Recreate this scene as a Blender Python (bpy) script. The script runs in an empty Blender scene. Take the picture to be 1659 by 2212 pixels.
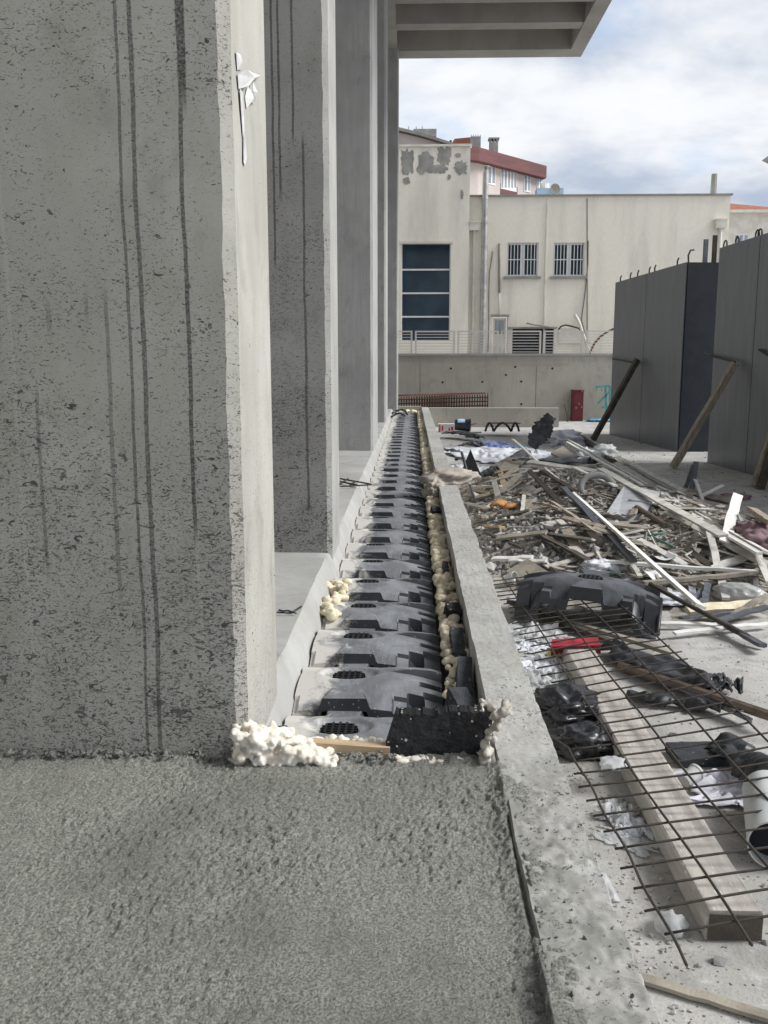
import bpy, bmesh, math, random
import numpy as np
from mathutils import Vector, Matrix, Euler

SC = bpy.context.scene
COL = SC.collection
random.seed(7)
RNG = np.random.default_rng(7)

# ------------------------------------------------------------------ camera
FPX, PW, PH = 1950.0, 1659.0, 2212.0          # focal length in pixels of a 1659 x 2212 picture
PITCH = math.atan(321 / FPX)
YAW = math.atan(60.5 * math.cos(PITCH) / FPX)
CAMP = Vector((0, 0, 2.25))
cam_d = bpy.data.cameras.new('camera'); cam = bpy.data.objects.new('camera', cam_d); COL.objects.link(cam)
cam.location = CAMP
cam.rotation_euler = (math.pi / 2 - PITCH, 0, YAW)
cam_d.sensor_fit = 'VERTICAL'; cam_d.sensor_height = 36.0; cam_d.lens = 36.0 * FPX / PH
cam_d.clip_start = .05; cam_d.clip_end = 2000
SC.camera = cam
SC.view_settings.view_transform = 'Standard'; SC.view_settings.look = 'None'
SC.view_settings.exposure = 1.20; SC.view_settings.gamma = 1.0
SC.render.resolution_x = 768; SC.render.resolution_y = 1024
try:
    SC.cycles.max_bounces = 6; SC.cycles.use_denoising = True
except Exception:
    pass

# ------------------------------------------------------------------ node helper
class NT:
    def __init__(s, tree):
        s.t = tree; s.n = tree.nodes; s.l = tree.links
    def new(s, typ, **kw):
        n = s.n.new(typ)
        for k, v in kw.items(): setattr(n, k, v)
        return n
    def put(s, sock, v):
        if isinstance(v, bpy.types.NodeSocket): s.l.new(v, sock)
        elif v is not None:
            if sock.type == 'RGBA' and len(v) == 3: v = (*v, 1)
            sock.default_value = v
    def pos(s): return s.new('ShaderNodeNewGeometry').outputs['Position']
    def sep(s, v):
        n = s.new('ShaderNodeSeparateXYZ'); s.put(n.inputs[0], v); return n.outputs
    def comb(s, x, y, z):
        n = s.new('ShaderNodeCombineXYZ')
        for i, a in enumerate((x, y, z)): s.put(n.inputs[i], a)
        return n.outputs[0]
    def m(s, op, a, b=None, c=None, clamp=False):
        n = s.new('ShaderNodeMath', operation=op, use_clamp=clamp)
        for i, x in enumerate((a, b, c)):
            if x is not None: s.put(n.inputs[i], x)
        return n.outputs[0]
    def vm(s, op, a, b):
        n = s.new('ShaderNodeVectorMath', operation=op); s.put(n.inputs[0], a); s.put(n.inputs[1], b); return n.outputs[0]
    def noise(s, v, scale, detail=5, rough=.55, dist=0):
        n = s.new('ShaderNodeTexNoise'); s.put(n.inputs['Vector'], v)
        n.inputs['Scale'].default_value = scale; n.inputs['Detail'].default_value = detail
        n.inputs['Roughness'].default_value = rough; n.inputs['Distortion'].default_value = dist
        return n.outputs[0]
    def noisec(s, v, scale, detail=3):
        n = s.new('ShaderNodeTexNoise'); s.put(n.inputs['Vector'], v)
        n.inputs['Scale'].default_value = scale; n.inputs['Detail'].default_value = detail
        return n.outputs[1]
    def vor(s, v, scale, feature='F1', rnd=1):
        n = s.new('ShaderNodeTexVoronoi', feature=feature); s.put(n.inputs['Vector'], v)
        n.inputs['Scale'].default_value = scale; n.inputs['Randomness'].default_value = rnd
        return n.outputs[0], (n.outputs[1] if len(n.outputs) > 1 else None)
    def ss(s, x, lo, hi):
        n = s.new('ShaderNodeMapRange', interpolation_type='SMOOTHSTEP')
        s.put(n.inputs[0], x); n.inputs[1].default_value = lo; n.inputs[2].default_value = hi
        return n.outputs[0]
    def mix(s, f, a, b, mode='MIX'):
        n = s.new('ShaderNodeMix', data_type='RGBA', blend_type=mode)
        s.put(n.inputs[0], f); s.put(n.inputs[6], a); s.put(n.inputs[7], b); return n.outputs[2]
    def bump(s, h, strength, dist, prev=None):
        n = s.new('ShaderNodeBump'); s.put(n.inputs['Height'], h)
        n.inputs['Strength'].default_value = strength; n.inputs['Distance'].default_value = dist
        if prev is not None: s.l.new(prev, n.inputs['Normal'])
        return n.outputs[0]

# ------------------------------------------------------------------ world and sun
SUN_EL, SUN_AZ = math.radians(40), math.radians(92)     # azimuth clockwise from +Y
world = bpy.data.worlds.new('World'); SC.world = world; world.use_nodes = True
w = NT(world.node_tree); w.n.clear()
sky = w.new('ShaderNodeTexSky', sky_type='NISHITA', sun_disc=False)
sky.sun_elevation = SUN_EL; sky.sun_rotation = SUN_AZ; sky.air_density = 1.0; sky.dust_density = 2.0
dirv = w.vm('NORMALIZE', w.new('ShaderNodeTexCoord').outputs['Generated'], (0, 0, 0))
dx, dy, dz = w.sep(dirv)
den = w.m('ADD', w.m('MAXIMUM', dz, 0.0), 0.22)
cp = w.comb(w.m('DIVIDE', dx, den), w.m('DIVIDE', dy, den), 0.35)
n1 = w.noise(cp, 1.25, 7, .54, .15)
n2 = w.noise(w.vm('ADD', cp, (3.1, 7.7, 1.3)), 1.9, 7, .54, .15)
cover = w.ss(n1, .30, .46)
tone = w.ss(n2, .34, .62)
cloud = w.mix(tone, (2.8, 3.25, 4.05), (5.7, 5.82, 6.0))
skyc = w.mix(cover, w.mix(.5, sky.outputs[0], (3.9, 4.8, 6.4)), cloud)
bg = w.new('ShaderNodeBackground'); w.put(bg.inputs[0], skyc); bg.inputs[1].default_value = 0.074
w.l.new(bg.outputs[0], w.new('ShaderNodeOutputWorld').inputs[0])

sun_d = bpy.data.lights.new('sun', 'SUN'); sun = bpy.data.objects.new('sun', sun_d); COL.objects.link(sun)
sun_d.energy = 1.9; sun_d.angle = math.radians(24); sun_d.color = (1, .99, .97)
sdir = Vector((math.sin(SUN_AZ) * math.cos(SUN_EL), math.cos(SUN_AZ) * math.cos(SUN_EL), math.sin(SUN_EL)))
sun.rotation_euler = sdir.to_track_quat('Z', 'Y').to_euler(); sun.location = (20, 0, 30)

# ------------------------------------------------------------------ pixel rays
CF = Vector((-math.sin(YAW) * math.cos(PITCH), math.cos(YAW) * math.cos(PITCH), -math.sin(PITCH)))
CR = Vector((math.cos(YAW), math.sin(YAW), 0)); CU = CR.cross(CF)
def ray(u, v): return CF + CR * ((u - PW / 2) / FPX) + CU * ((PH / 2 - v) / FPX)
def fz(u, v, z=0.0):
    d = ray(u, v); return CAMP + d * ((z - CAMP.z) / d.z)
def fy(u, v, Y):
    d = ray(u, v); return CAMP + d * ((Y - CAMP.y) / d.y)
def fx(u, v, X):
    d = ray(u, v); return CAMP + d * ((X - CAMP.x) / d.x)
def fplane(u, v, p, n):
    d = ray(u, v); return CAMP + d * ((p - CAMP).dot(n) / d.dot(n))

# ------------------------------------------------------------------ numeric noise
def _h(ix, iy, iz, seed):
    with np.errstate(over='ignore'):
        n = (ix.astype(np.int64) * 374761393 + iy.astype(np.int64) * 668265263 + iz.astype(np.int64) * 1274126177 + seed * 974634777) & 0xffffffff
        n = ((n ^ (n >> 13)) * 1274126177) & 0xffffffff
        n = (n ^ (n >> 16)) & 0xffff
    return n / 32767.5 - 1
def vn(x, y, z=0.0, seed=0):
    x, y, z = np.broadcast_arrays(np.asarray(x, float), np.asarray(y, float), np.asarray(z, float))
    ix, iy, iz = np.floor(x), np.floor(y), np.floor(z)
    f = lambda t: t * t * (3 - 2 * t)
    fx_, fy_, fz_ = f(x - ix), f(y - iy), f(z - iz)
    r = 0
    for a in (0, 1):
        for b in (0, 1):
            for c in (0, 1):
                r = r + _h(ix + a, iy + b, iz + c, seed) * (fx_ if a else 1 - fx_) * (fy_ if b else 1 - fy_) * (fz_ if c else 1 - fz_)
    return r
def fbm(x, y, z=0.0, seed=0, octv=4, gain=.5):
    r, a = 0, 1.0
    for i in range(octv):
        r = r + a * vn(np.asarray(x) * 2 ** i + i * 17.3, np.asarray(y) * 2 ** i + i * 9.1, np.asarray(z) * 2 ** i, seed + i)
        a *= gain
    return r
def sst(x, lo, hi):
    t = np.clip((x - lo) / (hi - lo), 0, 1); return t * t * (3 - 2 * t)

# ------------------------------------------------------------------ object helpers
def tag(o, label=None, cat=None, group=None, kind=None):
    if label: o['label'] = label
    if cat: o['category'] = cat
    if group: o['group'] = group
    if kind: o['kind'] = kind
    return o
def thing(name, label, cat, loc=(0, 0, 0), rot=(0, 0, 0), group=None):
    o = bpy.data.objects.new(name, None); COL.objects.link(o); o.empty_display_size = .1
    o.location = loc; o.rotation_euler = rot
    return tag(o, label, cat, group)
def obj(name, v, f, mat, parent=None, smooth=False, local=False):
    me = bpy.data.meshes.new(name)
    v = np.asarray(v, float)
    q = parent
    while q is not None and not local:
        v = v - np.array(q.location); q = q.parent
    me.from_pydata(v.tolist() if hasattr(v, 'tolist') else v, [], f if isinstance(f, list) else f.tolist())
    if smooth is True: me.polygons.foreach_set('use_smooth', [True] * len(me.polygons))
    elif smooth:
        me.polygons.foreach_set('use_smooth', [True] * len(me.polygons)); me.set_sharp_from_angle(angle=math.radians(smooth))
    me.materials.append(mat); me.update()
    o = bpy.data.objects.new(name, me); COL.objects.link(o)
    if parent is not None: o.parent = parent
    return o
def copy_tree(o, parent=None):
    c = o.copy(); COL.objects.link(c); c.parent = parent
    for ch in list(o.children): copy_tree(ch, c)
    return c

class MB:
    def __init__(s): s.v = []; s.f = []
    def add(s, v, f):
        k = len(s.v); s.v += [tuple(p) for p in v]; s.f += [[i + k for i in q] for q in f]; return s
    def box(s, c, d, R=None):
        c = Vector(c); pts = []
        for x in (-.5, .5):
            for y in (-.5, .5):
                for z in (-.5, .5):
                    p = Vector((x * d[0], y * d[1], z * d[2]))
                    if R is not None: p = R @ p
                    pts.append(c + p)
        return s.add(pts, [[0, 1, 3, 2], [4, 6, 7, 5], [0, 4, 5, 1], [2, 3, 7, 6], [0, 2, 6, 4], [1, 5, 7, 3]])
    def b2(s, x0, x1, y0, y1, z0, z1): return s.box(((x0 + x1) / 2, (y0 + y1) / 2, (z0 + z1) / 2), (x1 - x0, y1 - y0, z1 - z0))
    def bar(s, p0, p1, w, t, up=(0, 0, 1), n=1, wob=0.0, seed=0):
        p0, p1 = Vector(p0), Vector(p1); d = (p1 - p0); L = d.length; d.normalize()
        upv = Vector(up)
        if abs(d.dot(upv)) > .97: upv = Vector((1, 0, 0))
        sd = d.cross(upv).normalized(); u = sd.cross(d).normalized(); r = random.Random(seed)
        pts = []
        for i in range(n + 1):
            k = i / n; c = p0 + d * (L * k)
            if 0 < i < n and wob: c = c + sd * r.uniform(-wob, wob) + u * r.uniform(-wob, wob)
            for a, b in ((-1, -1), (1, -1), (1, 1), (-1, 1)): pts.append(c + sd * (a * w / 2) + u * (b * t / 2))
        fs = [[3, 2, 1, 0], [4 * n, 4 * n + 1, 4 * n + 2, 4 * n + 3]]
        for i in range(n):
            for j in range(4):
                a = 4 * i + j; b = 4 * i + (j + 1) % 4; fs.append([a, b, b + 4, a + 4])
        return s.add(pts, fs)
    def tube(s, pts, r, n=8, cap=True):
        pts = [Vector(p) for p in pts]; rs = r if isinstance(r, (list, tuple)) else [r] * len(pts); out = []; fs = []; prev = None
        for i, p in enumerate(pts):
            d = (pts[min(i + 1, len(pts) - 1)] - pts[max(i - 1, 0)]).normalized()
            ref = Vector((0, 0, 1)) if abs(d.z) < .9 else Vector((1, 0, 0))
            a = d.cross(ref).normalized() if prev is None else (prev - d * prev.dot(d)).normalized()
            prev = a; b = d.cross(a)
            for k in range(n):
                t = 2 * math.pi * k / n; out.append(p + a * (rs[i] * math.cos(t)) + b * (rs[i] * math.sin(t)))
        for i in range(len(pts) - 1):
            for k in range(n): fs.append([i * n + k, i * n + (k + 1) % n, (i + 1) * n + (k + 1) % n, (i + 1) * n + k])
        if cap: fs += [list(range(n))[::-1], [(len(pts) - 1) * n + k for k in range(n)]]
        return s.add(out, fs)
    def prism(s, poly, ext):
        n = len(poly); e = Vector(ext); a = [Vector(p) for p in poly]; b = [p + e for p in a]
        return s.add(a + b, [list(range(n)), list(range(2 * n - 1, n - 1, -1))] + [[i, i + n, (i + 1) % n + n, (i + 1) % n] for i in range(n)])
    def build(s, name, mat, parent=None, smooth=False, local=False): return obj(name, s.v, s.f, mat, parent, smooth, local)

def gridfaces(nu, nv):
    i = np.arange((nu - 1) * (nv - 1)); a = (i // (nv - 1)) * nv + i % (nv - 1)
    return np.stack([a, a + nv, a + nv + 1, a + 1], 1)
def ico(sub):
    bm = bmesh.new(); bmesh.ops.create_icosphere(bm, subdivisions=sub, radius=1)
    v = np.array([p.co[:] for p in bm.verts]); f = np.array([[q.index for q in p.verts] for p in bm.faces]); bm.free(); return v, f
ICO1, ICO2, ICO3 = ico(1), ico(2), ico(3)
def blobs(spec, base=ICO2, amp=.18, freq=3.0, seed=1):
    """spec rows: x,y,z,rx,ry,rz"""
    V, F = base; vs = []; fs = []; k = 0
    for i, (x, y, z, a, b, c) in enumerate(spec):
        d = 1 + amp * fbm(V[:, 0] * freq + i * 5.1, V[:, 1] * freq, V[:, 2] * freq, seed, 3)
        p = V * d[:, None] * np.array([a, b, c]) + np.array([x, y, z])
        vs.append(p); fs.append(F + k); k += len(V)
    return np.concatenate(vs), np.concatenate(fs)
def hullshape(rng, npts=10):
    bm = bmesh.new()
    for _ in range(npts):
        p = rng.normal(size=3); p /= np.linalg.norm(p); p *= rng.uniform(.75, 1)
        bm.verts.new(p)
    r = bmesh.ops.convex_hull(bm, input=bm.verts)
    for g in [v for v in bm.verts if not v.link_faces]: bm.verts.remove(g)
    bm.verts.index_update()
    v = np.array([p.co[:] for p in bm.verts]); f = [[q.index for q in p.verts] for p in bm.faces]; bm.free(); return v, np.array(f)
HULLS = [hullshape(RNG, 9 + i % 4) for i in range(14)]
def rotm(rng, tilt=3.2):
    a, b, c = rng.uniform(-tilt, tilt), rng.uniform(-tilt, tilt), rng.uniform(0, 6.28)
    return np.array((Matrix.Rotation(c, 3, 'Z') @ Matrix.Rotation(b, 3, 'Y') @ Matrix.Rotation(a, 3, 'X')))
def scatter(points, sizes, flat=(.4, 1), seed=1):
    rng = np.random.default_rng(seed); vs = []; fs = []; k = 0
    for p, s in zip(points, sizes):
        V, F = HULLS[rng.integers(len(HULLS))]
        q = (V * np.array([s, s * rng.uniform(.5, 1), s * rng.uniform(*flat)])) @ rotm(rng, .6).T + np.array(p)
        vs.append(q); fs.append(F + k); k += len(V)
    return np.concatenate(vs), np.concatenate(fs)

# ------------------------------------------------------------------ materials
MATS = {}
def pr(name):
    m = bpy.data.materials.new(name); m.use_nodes = True; t = NT(m.node_tree)
    b = t.n['Principled BSDF']; MATS[name] = m; return m, t, b
def mat(name, c1, c2=None, scale=6, rough=.8, bump=.15, bscale=40, spec=.3, metal=0, stretch=(1, 1, 1), speck=None, alpha=1, trans=0, rvar=.1, lo=.35, hi=.65):
    m, t, b = pr(name); p = t.vm('MULTIPLY', t.pos(), stretch)
    c2 = c2 or tuple(x * .75 for x in c1)
    f = t.ss(t.noise(p, scale, 6, .6), lo, hi); col = t.mix(f, c2, c1)
    fine = t.noise(p, bscale, 5, .6)
    col = t.mix(t.m('MULTIPLY', t.ss(fine, .35, .7), .22), col, tuple(x * .55 for x in c1))
    if speck:
        sc, colr, amt = speck
        d, cc = t.vor(p, sc); on = t.m('LESS_THAN', t.sep(cc)[0], amt)
        col = t.mix(t.m('MULTIPLY', on, t.m('LESS_THAN', d, .33)), col, colr)
    t.put(b.inputs['Base Color'], col); t.put(b.inputs['Roughness'], t.m('ADD', rough - rvar / 2, t.m('MULTIPLY', f, rvar)))
    b.inputs['Specular IOR Level'].default_value = spec; b.inputs['Metallic'].default_value = metal
    b.inputs['Alpha'].default_value = alpha; b.inputs['Transmission Weight'].default_value = trans
    if bump: t.put(b.inputs['Normal'], t.bump(fine, bump, .01))
    return m

def concrete(name, base, dark=.6, spots=1.0, streaks=(), board=0.0, warm=(.9, .86, .76), scale=1.0, low=None, smear=False):
    """cast concrete: soft mottling, bug holes, drip marks; streak = (axis value, half width, z0, z1, darkness)"""
    m, t, b = pr(name); p = t.pos(); x, y, z = t.sep(p)
    big = t.ss(t.noise(p, 1.3 * scale, 5, .55), .3, .7)
    med = t.noise(t.vm('MULTIPLY', p, (1, 1, .35)), 6 * scale, 6, .6)
    col = t.mix(big, tuple(c * .80 for c in base), base)
    col = t.mix(t.m('MULTIPLY', t.ss(med, .4, .75), .35), col, tuple(base[i] * warm[i] * .72 for i in range(3)))
    fine = t.noise(p, 120, 3, .6)
    col = t.mix(t.m('MULTIPLY', t.ss(fine, .45, .75), .3), col, tuple(c * .6 for c in base))
    hgt = t.m('MULTIPLY', fine, .15)
    if board:
        bm_ = t.noise(t.vm('MULTIPLY', p, (40, 40, .7)), 1.0, 3, .6)
        col = t.mix(t.m('MULTIPLY', t.ss(bm_, .42, .62), board), col, tuple(c * .70 for c in base))
    if spots:
        cl = t.noise(p, 2.2, 4, .6); zmask = t.ss(z, low[1], low[0]) if low else .4
        nxf = t.m('ABSOLUTE', t.sep(t.new('ShaderNodeNewGeometry').outputs['Normal'])[0])
        face = t.m('MULTIPLY', t.ss(nxf, .5, .95), .075)
        lift = t.m('SUBTRACT', t.m('ADD', t.m('MULTIPLY', t.m('SUBTRACT', cl, .5), .22), t.m('MULTIPLY', t.m('SUBTRACT', zmask, .5), .07) if low else 0.0), face)
        q = t.vm('MULTIPLY', p, (1, 1, 1.9)); tot = None
        for sc, lo_, hi_, dt_, am in ((52, .60, .665, 1.4, .80), (23, .665, .71, 1.1, .9), (115, .62, .72, .6, .5), (9, .70, .74, 1.6, .75)):
            f_ = t.m('ADD', t.m('ADD', t.noise(q, sc, 3, .6, dt_), lift), (spots - 2) * .02)
            on = t.m('MULTIPLY', t.ss(f_, lo_, hi_), am); tot = on if tot is None else t.m('MAXIMUM', tot, on)
        col = t.mix(t.m('MULTIPLY', t.ss(t.noise(t.vm('MULTIPLY', p, (1, 1, .6)), 3.0, 6, .65, .6), .54, .72), .38), col, tuple(c * .42 for c in base))
        col = t.mix(t.m('MULTIPLY', tot, .95), col, (.032, .032, .031))
        hgt = t.m('SUBTRACT', hgt, t.m('MULTIPLY', tot, 1.0))
    wob = t.m('MULTIPLY', t.m('SUBTRACT', t.noise(t.comb(0.0, 0.0, z), 1.2, 4, .5), .5), .05)
    for sx, hw, z0, z1, dk in streaks:
        wv = t.m('MULTIPLY', t.m('ADD', .55, t.noise(t.comb(sx * 9, 0.0, z), 3.5, 4, .7)), hw)
        dd = t.m('ABSOLUTE', t.m('SUBTRACT', t.m('ADD', x, wob), sx))
        k = t.m('MULTIPLY', t.ss(t.m('DIVIDE', dd, wv), 1.15, .75), t.m('MULTIPLY', t.ss(z, z0 - .05, z0 + .1), t.ss(z, z1 + .03, z1 - .1)))
        rag = t.m('ADD', .55, t.m('MULTIPLY', t.ss(t.noise(p, 90, 4, .65), .35, .6), .45))
        col = t.mix(t.m('MULTIPLY', k, t.m('MULTIPLY', rag, abs(dk))), col, (.05, .05, .046) if dk > 0 else (.62, .6, .55))
    if smear:
        sm_ = t.m('MULTIPLY', t.ss(y, 3.7, 3.0), t.ss(t.m('ADD', t.noise(p, 7, 7, .65, .5), t.m('MULTIPLY', t.m('SUBTRACT', .42, x), .6)), .36, .52))
        col = t.mix(t.m('MULTIPLY', sm_, .75), col, (.22, .218, .20))
        col = t.mix(t.m('MULTIPLY', t.ss(t.noise(p, 16, 6, .7, .8), .60, .68), .7), col, (.15, .148, .138))
    t.put(b.inputs['Base Color'], col); b.inputs['Roughness'].default_value = .82; b.inputs['Specular IOR Level'].default_value = .25
    t.put(b.inputs['Normal'], t.bump(hgt, .55, .006))
    return m

zc = lambda u, v, Y: fy(u, v, Y).z
P1Y, P2Y = 3.50, 7.52
def st1(u, v, hw, v0, v1, dk): return (fy(u, v, P1Y).x, hw, zc(u, v1, P1Y), zc(u, v0, P1Y), dk)
def st2(u, v, hw, v0, v1, dk): return (fy(u, v, P2Y).x, hw, zc(u, v1, P2Y), zc(u, v0, P2Y), dk)
M_pier1 = concrete('pier_concrete_spotted', (.46, .45, .405), spots=3.2, low=(.9, 3.2), streaks=[
    st1(279, 700, .0062, -400, 1640, .72), st1(308, 700, .0088, -400, 1640, .76), st1(401, 400, .016, -400, 235, .93),
    st1(403, 600, .0080, 200, 1180, .85), st1(240, 900, .008, 620, 1300, .5), st1(88, 1000, .007, 820, 1240, .5),
    st1(105, 690, .01, 640, 720, .5), st1(187, 670, .008, 625, 700, .4), st1(430, 1300, .007, 1120, 1400, -.22), st1(35, 900, .007, 300, 1640, -.16)])
M_pier2 = concrete('pier_concrete_drips', (.42, .415, .395), spots=2.8, low=(.7, 5), streaks=[
    st2(632, 200, .009, -300, 310, .8), st2(604, 300, .009, -300, 430, .8), st2(592, 400, .009, -300, 580, .8), st2(660, 700, .010, 290, 1110, .75)])
M_pier3 = concrete('pier_concrete_board', (.47, .47, .46), spots=.2, board=.45, low=(.7, 5))
M_ledge = concrete('ledge_concrete', (.44, .437, .42), spots=-1.0)
M_wall = concrete('retaining_concrete', (.50, .475, .42), spots=-1.0, board=.35, scale=.6)
M_canopy = concrete('canopy_concrete', (.44, .42, .39), spots=0, scale=.5)
M_curb = concrete('upstand_concrete', (.46, .455, .43), spots=1.2, smear=True)

def ground_mat():
    m, t, b = pr('site_floor'); p = t.pos()
    big = t.noise(p, .45, 6, .6, .4); med = t.noise(p, 3.0, 7, .65, .3); fine = t.noise(p, 55, 5, .65)
    col = t.mix(t.ss(big, .35, .65), (.38, .37, .345), (.50, .49, .47))
    col = t.mix(t.m('MULTIPLY', t.ss(med, .46, .66), .75), col, (.27, .26, .24))
    col = t.mix(t.m('MULTIPLY', t.ss(t.noise(p, 9, 6, .7, .5), .56, .70), .8), col, (.58, .57, .55))
    col = t.mix(t.m('MULTIPLY', t.ss(fine, .50, .72), .55), col, (.22, .21, .195))
    d, cc = t.vor(p, 42); on = t.m('MULTIPLY', t.m('LESS_THAN', t.sep(cc)[1], .16), t.m('LESS_THAN', d, .26))
    col = t.mix(on, col, (.13, .125, .115))
    t.put(b.inputs['Base Color'], col); b.inputs['Roughness'].default_value = .9; b.inputs['Specular IOR Level'].default_value = .2
    t.put(b.inputs['Normal'], t.bump(t.m('ADD', t.m('MULTIPLY', fine, .6), med), .6, .012)); return m
M_ground = ground_mat()

def wet_mat():
    m, t, b = pr('wet_concrete'); p = t.pos()
    f = t.noise(p, 120, 6, .68); g = t.noise(p, 2.0, 4, .5); g2 = t.noise(p, 38, 4, .6)
    col = t.mix(t.ss(f, .36, .66), (.13, .131, .111), (.42, .424, .37))
    col = t.mix(t.m('MULTIPLY', t.ss(g2, .52, .7), .42), col, (.10, .10, .09))
    col = t.mix(t.m('MULTIPLY', t.ss(g, .42, .7), .55), col, (.12, .118, .102))
    t.put(b.inputs['Base Color'], col); t.put(b.inputs['Roughness'], t.m('ADD', .14, t.m('MULTIPLY', f, .36)))
    b.inputs['Specular IOR Level'].default_value = 1.0
    t.put(b.inputs['Normal'], t.bump(f, 1.0, .016)); return m
M_wet = wet_mat()

def dome_mat(name, splash):
    m, t, b = pr(name); p = t.pos(); x, y, z = t.sep(p)
    nz = t.sep(t.new('ShaderNodeNewGeometry').outputs['Normal'])[2]
    sm = t.noise(p, 4, 5, .55, .6); sc = t.noise(t.vm('MULTIPLY', p, (2.6, .7, 1)), 18, 6, .65, .6)
    col = t.mix(t.ss(sm, .3, .7), (.026, .029, .034), (.042, .046, .054))
    dust_sheen = t.m('MULTIPLY', t.ss(nz, .72, .985), t.m('ADD', .30 if splash else .05, t.m('MULTIPLY', t.ss(t.m('ADD', t.m('MULTIPLY', sm, .6), t.m('MULTIPLY', sc, .4)), .38, .66), .32 if splash else .16)))  # dust, plus sky sheen painted onto the upward faces
    col = t.mix(dust_sheen, col, (.36, .375, .40))
    if splash:
        e = t.m('ADD', x, t.m('MULTIPLY', t.m('SUBTRACT', t.noise(t.vm('MULTIPLY', p, (1, .6, 1)), 6.5, 8, .72, .8), .5), .85))
        k = t.ss(e, -.40, -.56); col = t.mix(t.m('MULTIPLY', k, .95), col, (.57, .55, .51))
        d, cc = t.vor(p, 70); on = t.m('MULTIPLY', t.m('LESS_THAN', t.sep(cc)[0], .10), t.m('LESS_THAN', d, .22)); col = t.mix(t.m('MULTIPLY', on, .7), col, (.6, .58, .54))
        t.put(b.inputs['Roughness'], t.m('ADD', t.m('ADD', .36, t.m('MULTIPLY', sc, .2)), t.m('MULTIPLY', k, .4)))
    else: t.put(b.inputs['Roughness'], t.m('ADD', .32, t.m('MULTIPLY', sc, .22)))
    t.put(b.inputs['Base Color'], col); b.inputs['Specular IOR Level'].default_value = .5
    t.put(b.inputs['Normal'], t.bump(sm, .12, .02)); return m
M_dome, M_dome2 = dome_mat('dusty_black_plastic', True), dome_mat('black_plastic_shell', False)

M_blackpl = mat('torn_black_plastic', (.018, .019, .022), (.032, .034, .038), 9, .38, .2, 60, .5)
M_grille = mat('grille_black', (.010, .011, .012), None, 9, .5, 0, spec=.3)
M_eps = mat('black_foam_board', (.014, .014, .015), (.028, .028, .03), 14, .85, .9, 90, .25, speck=(55, (.36, .35, .33), .10))
M_eps2 = mat('grey_foam_board', (.07, .075, .085), (.045, .048, .055), 14, .9, .9, 110, .2, speck=(60, (.3, .3, .3), .06))
M_foamw = mat('white_foam', (.80, .76, .68), (.68, .62, .52), 14, .75, .35, 45, .3)
M_foamy = mat('yellow_foam', (.78, .71, .54), (.64, .56, .39), 18, .75, .5, 60, .3)
M_foamb = mat('dirty_foam', (.55, .51, .44), (.33, .31, .27), 22, .8, .5, 60, .3)
M_timber = mat('grey_timber', (.54, .50, .455), (.39, .36, .325), 3.5, .85, .5, 60, .25, stretch=(6, .8, 6), speck=(24, (.62, .61, .58), .12))
M_wood = mat('fresh_pine', (.56, .42, .27), (.44, .32, .20), 5, .75, .25, 60, .3, stretch=(1, 6, 6))
M_woodg = mat('weathered_wood', (.36, .325, .27), (.23, .205, .17), 5, .85, .4, 70, .25)
M_woodd = mat('dark_wood', (.095, .08, .064), (.055, .047, .04), 5, .8, .4, 70, .3)
M_brace = mat('brace_wood', (.40, .34, .27), (.24, .20, .155), 4, .75, .4, 60, .3, stretch=(5, 5, .8))
M_lathw = mat('white_lath', (.80, .79, .76), (.66, .64, .59), 6, .6, .2, 70, .35)
M_lathc = mat('cream_lath', (.66, .64, .585), (.47, .45, .405), 5, .75, .3, 70, .3)
M_metal = mat('dull_steel', (.16, .17, .19), (.10, .105, .12), 9, .45, .2, 60, .5, metal=.6)
M_rebar = mat('rusty_rebar', (.075, .062, .052), (.042, .035, .030), 30, .7, .5, 160, .4, metal=.2)
M_rebarr = mat('red_rust_rebar', (.20, .085, .06), (.12, .05, .04), 10, .8, .3, 90, .3)
M_cloth = mat('white_cloth', (.74, .73, .78), (.62, .61, .67), 3, .85, .1, 90, .2)
M_tarp = mat('white_woven_plastic', (.72, .74, .78), (.58, .60, .65), 3, .55, .2, 90, .4)
M_blue = mat('blue_print_plastic', (.14, .24, .62), (.45, .52, .72), 5, .55, .2, 90, .4)
M_clear = mat('clear_film', (.72, .73, .74), (.60, .61, .62), 12, .6, .2, 30, .35, alpha=.6)
M_jug = mat('cloudy_plastic', (.62, .63, .61), (.5, .51, .49), 8, .35, .1, 30, .6, alpha=.72)
M_bag = mat('black_bag_film', (.012, .012, .014), (.022, .022, .025), 12, .3, .3, 30, .6)
M_sack = mat('beige_sack', (.46, .42, .36), (.34, .31, .27), 8, .9, .4, 120, .2)
M_mauve = mat('mauve_sack', (.30, .20, .22), (.22, .14, .165), 7, .85, .3, 90, .2)
M_red = mat('red_panel', (.42, .03, .045), (.30, .02, .035), 5, .55, .1, 40, .4)
M_maroon = mat('maroon_steel', (.17, .028, .035), (.12, .02, .026), 3, .55, .1, 40, .4, speck=(9, (.3, .2, .18), .15))
M_cardb = mat('cardboard', (.42, .27, .16), (.34, .21, .12), 5, .9, .2, 70, .2)
M_whitebox = mat('white_carton', (.70, .69, .67), (.6, .58, .56), 5, .7, .1, 60, .3)
M_redink = mat('red_ink', (.5, .06, .05), None, 5, .7, 0)
M_label = mat('blue_label', (.18, .42, .70), (.55, .68, .78), 9, .6, 0)
M_glove = mat('orange_glove', (.56, .30, .12), (.42, .21, .08), 20, .85, .4, 120, .2)
M_turq = mat('turquoise_paint', (.10, .38, .38), (.07, .28, .29), 6, .5, .1, 40, .4)
M_bluet = mat('blue_tarp', (.13, .45, .60), (.10, .35, .5), 4, .55, .2, 40, .4)
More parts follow.
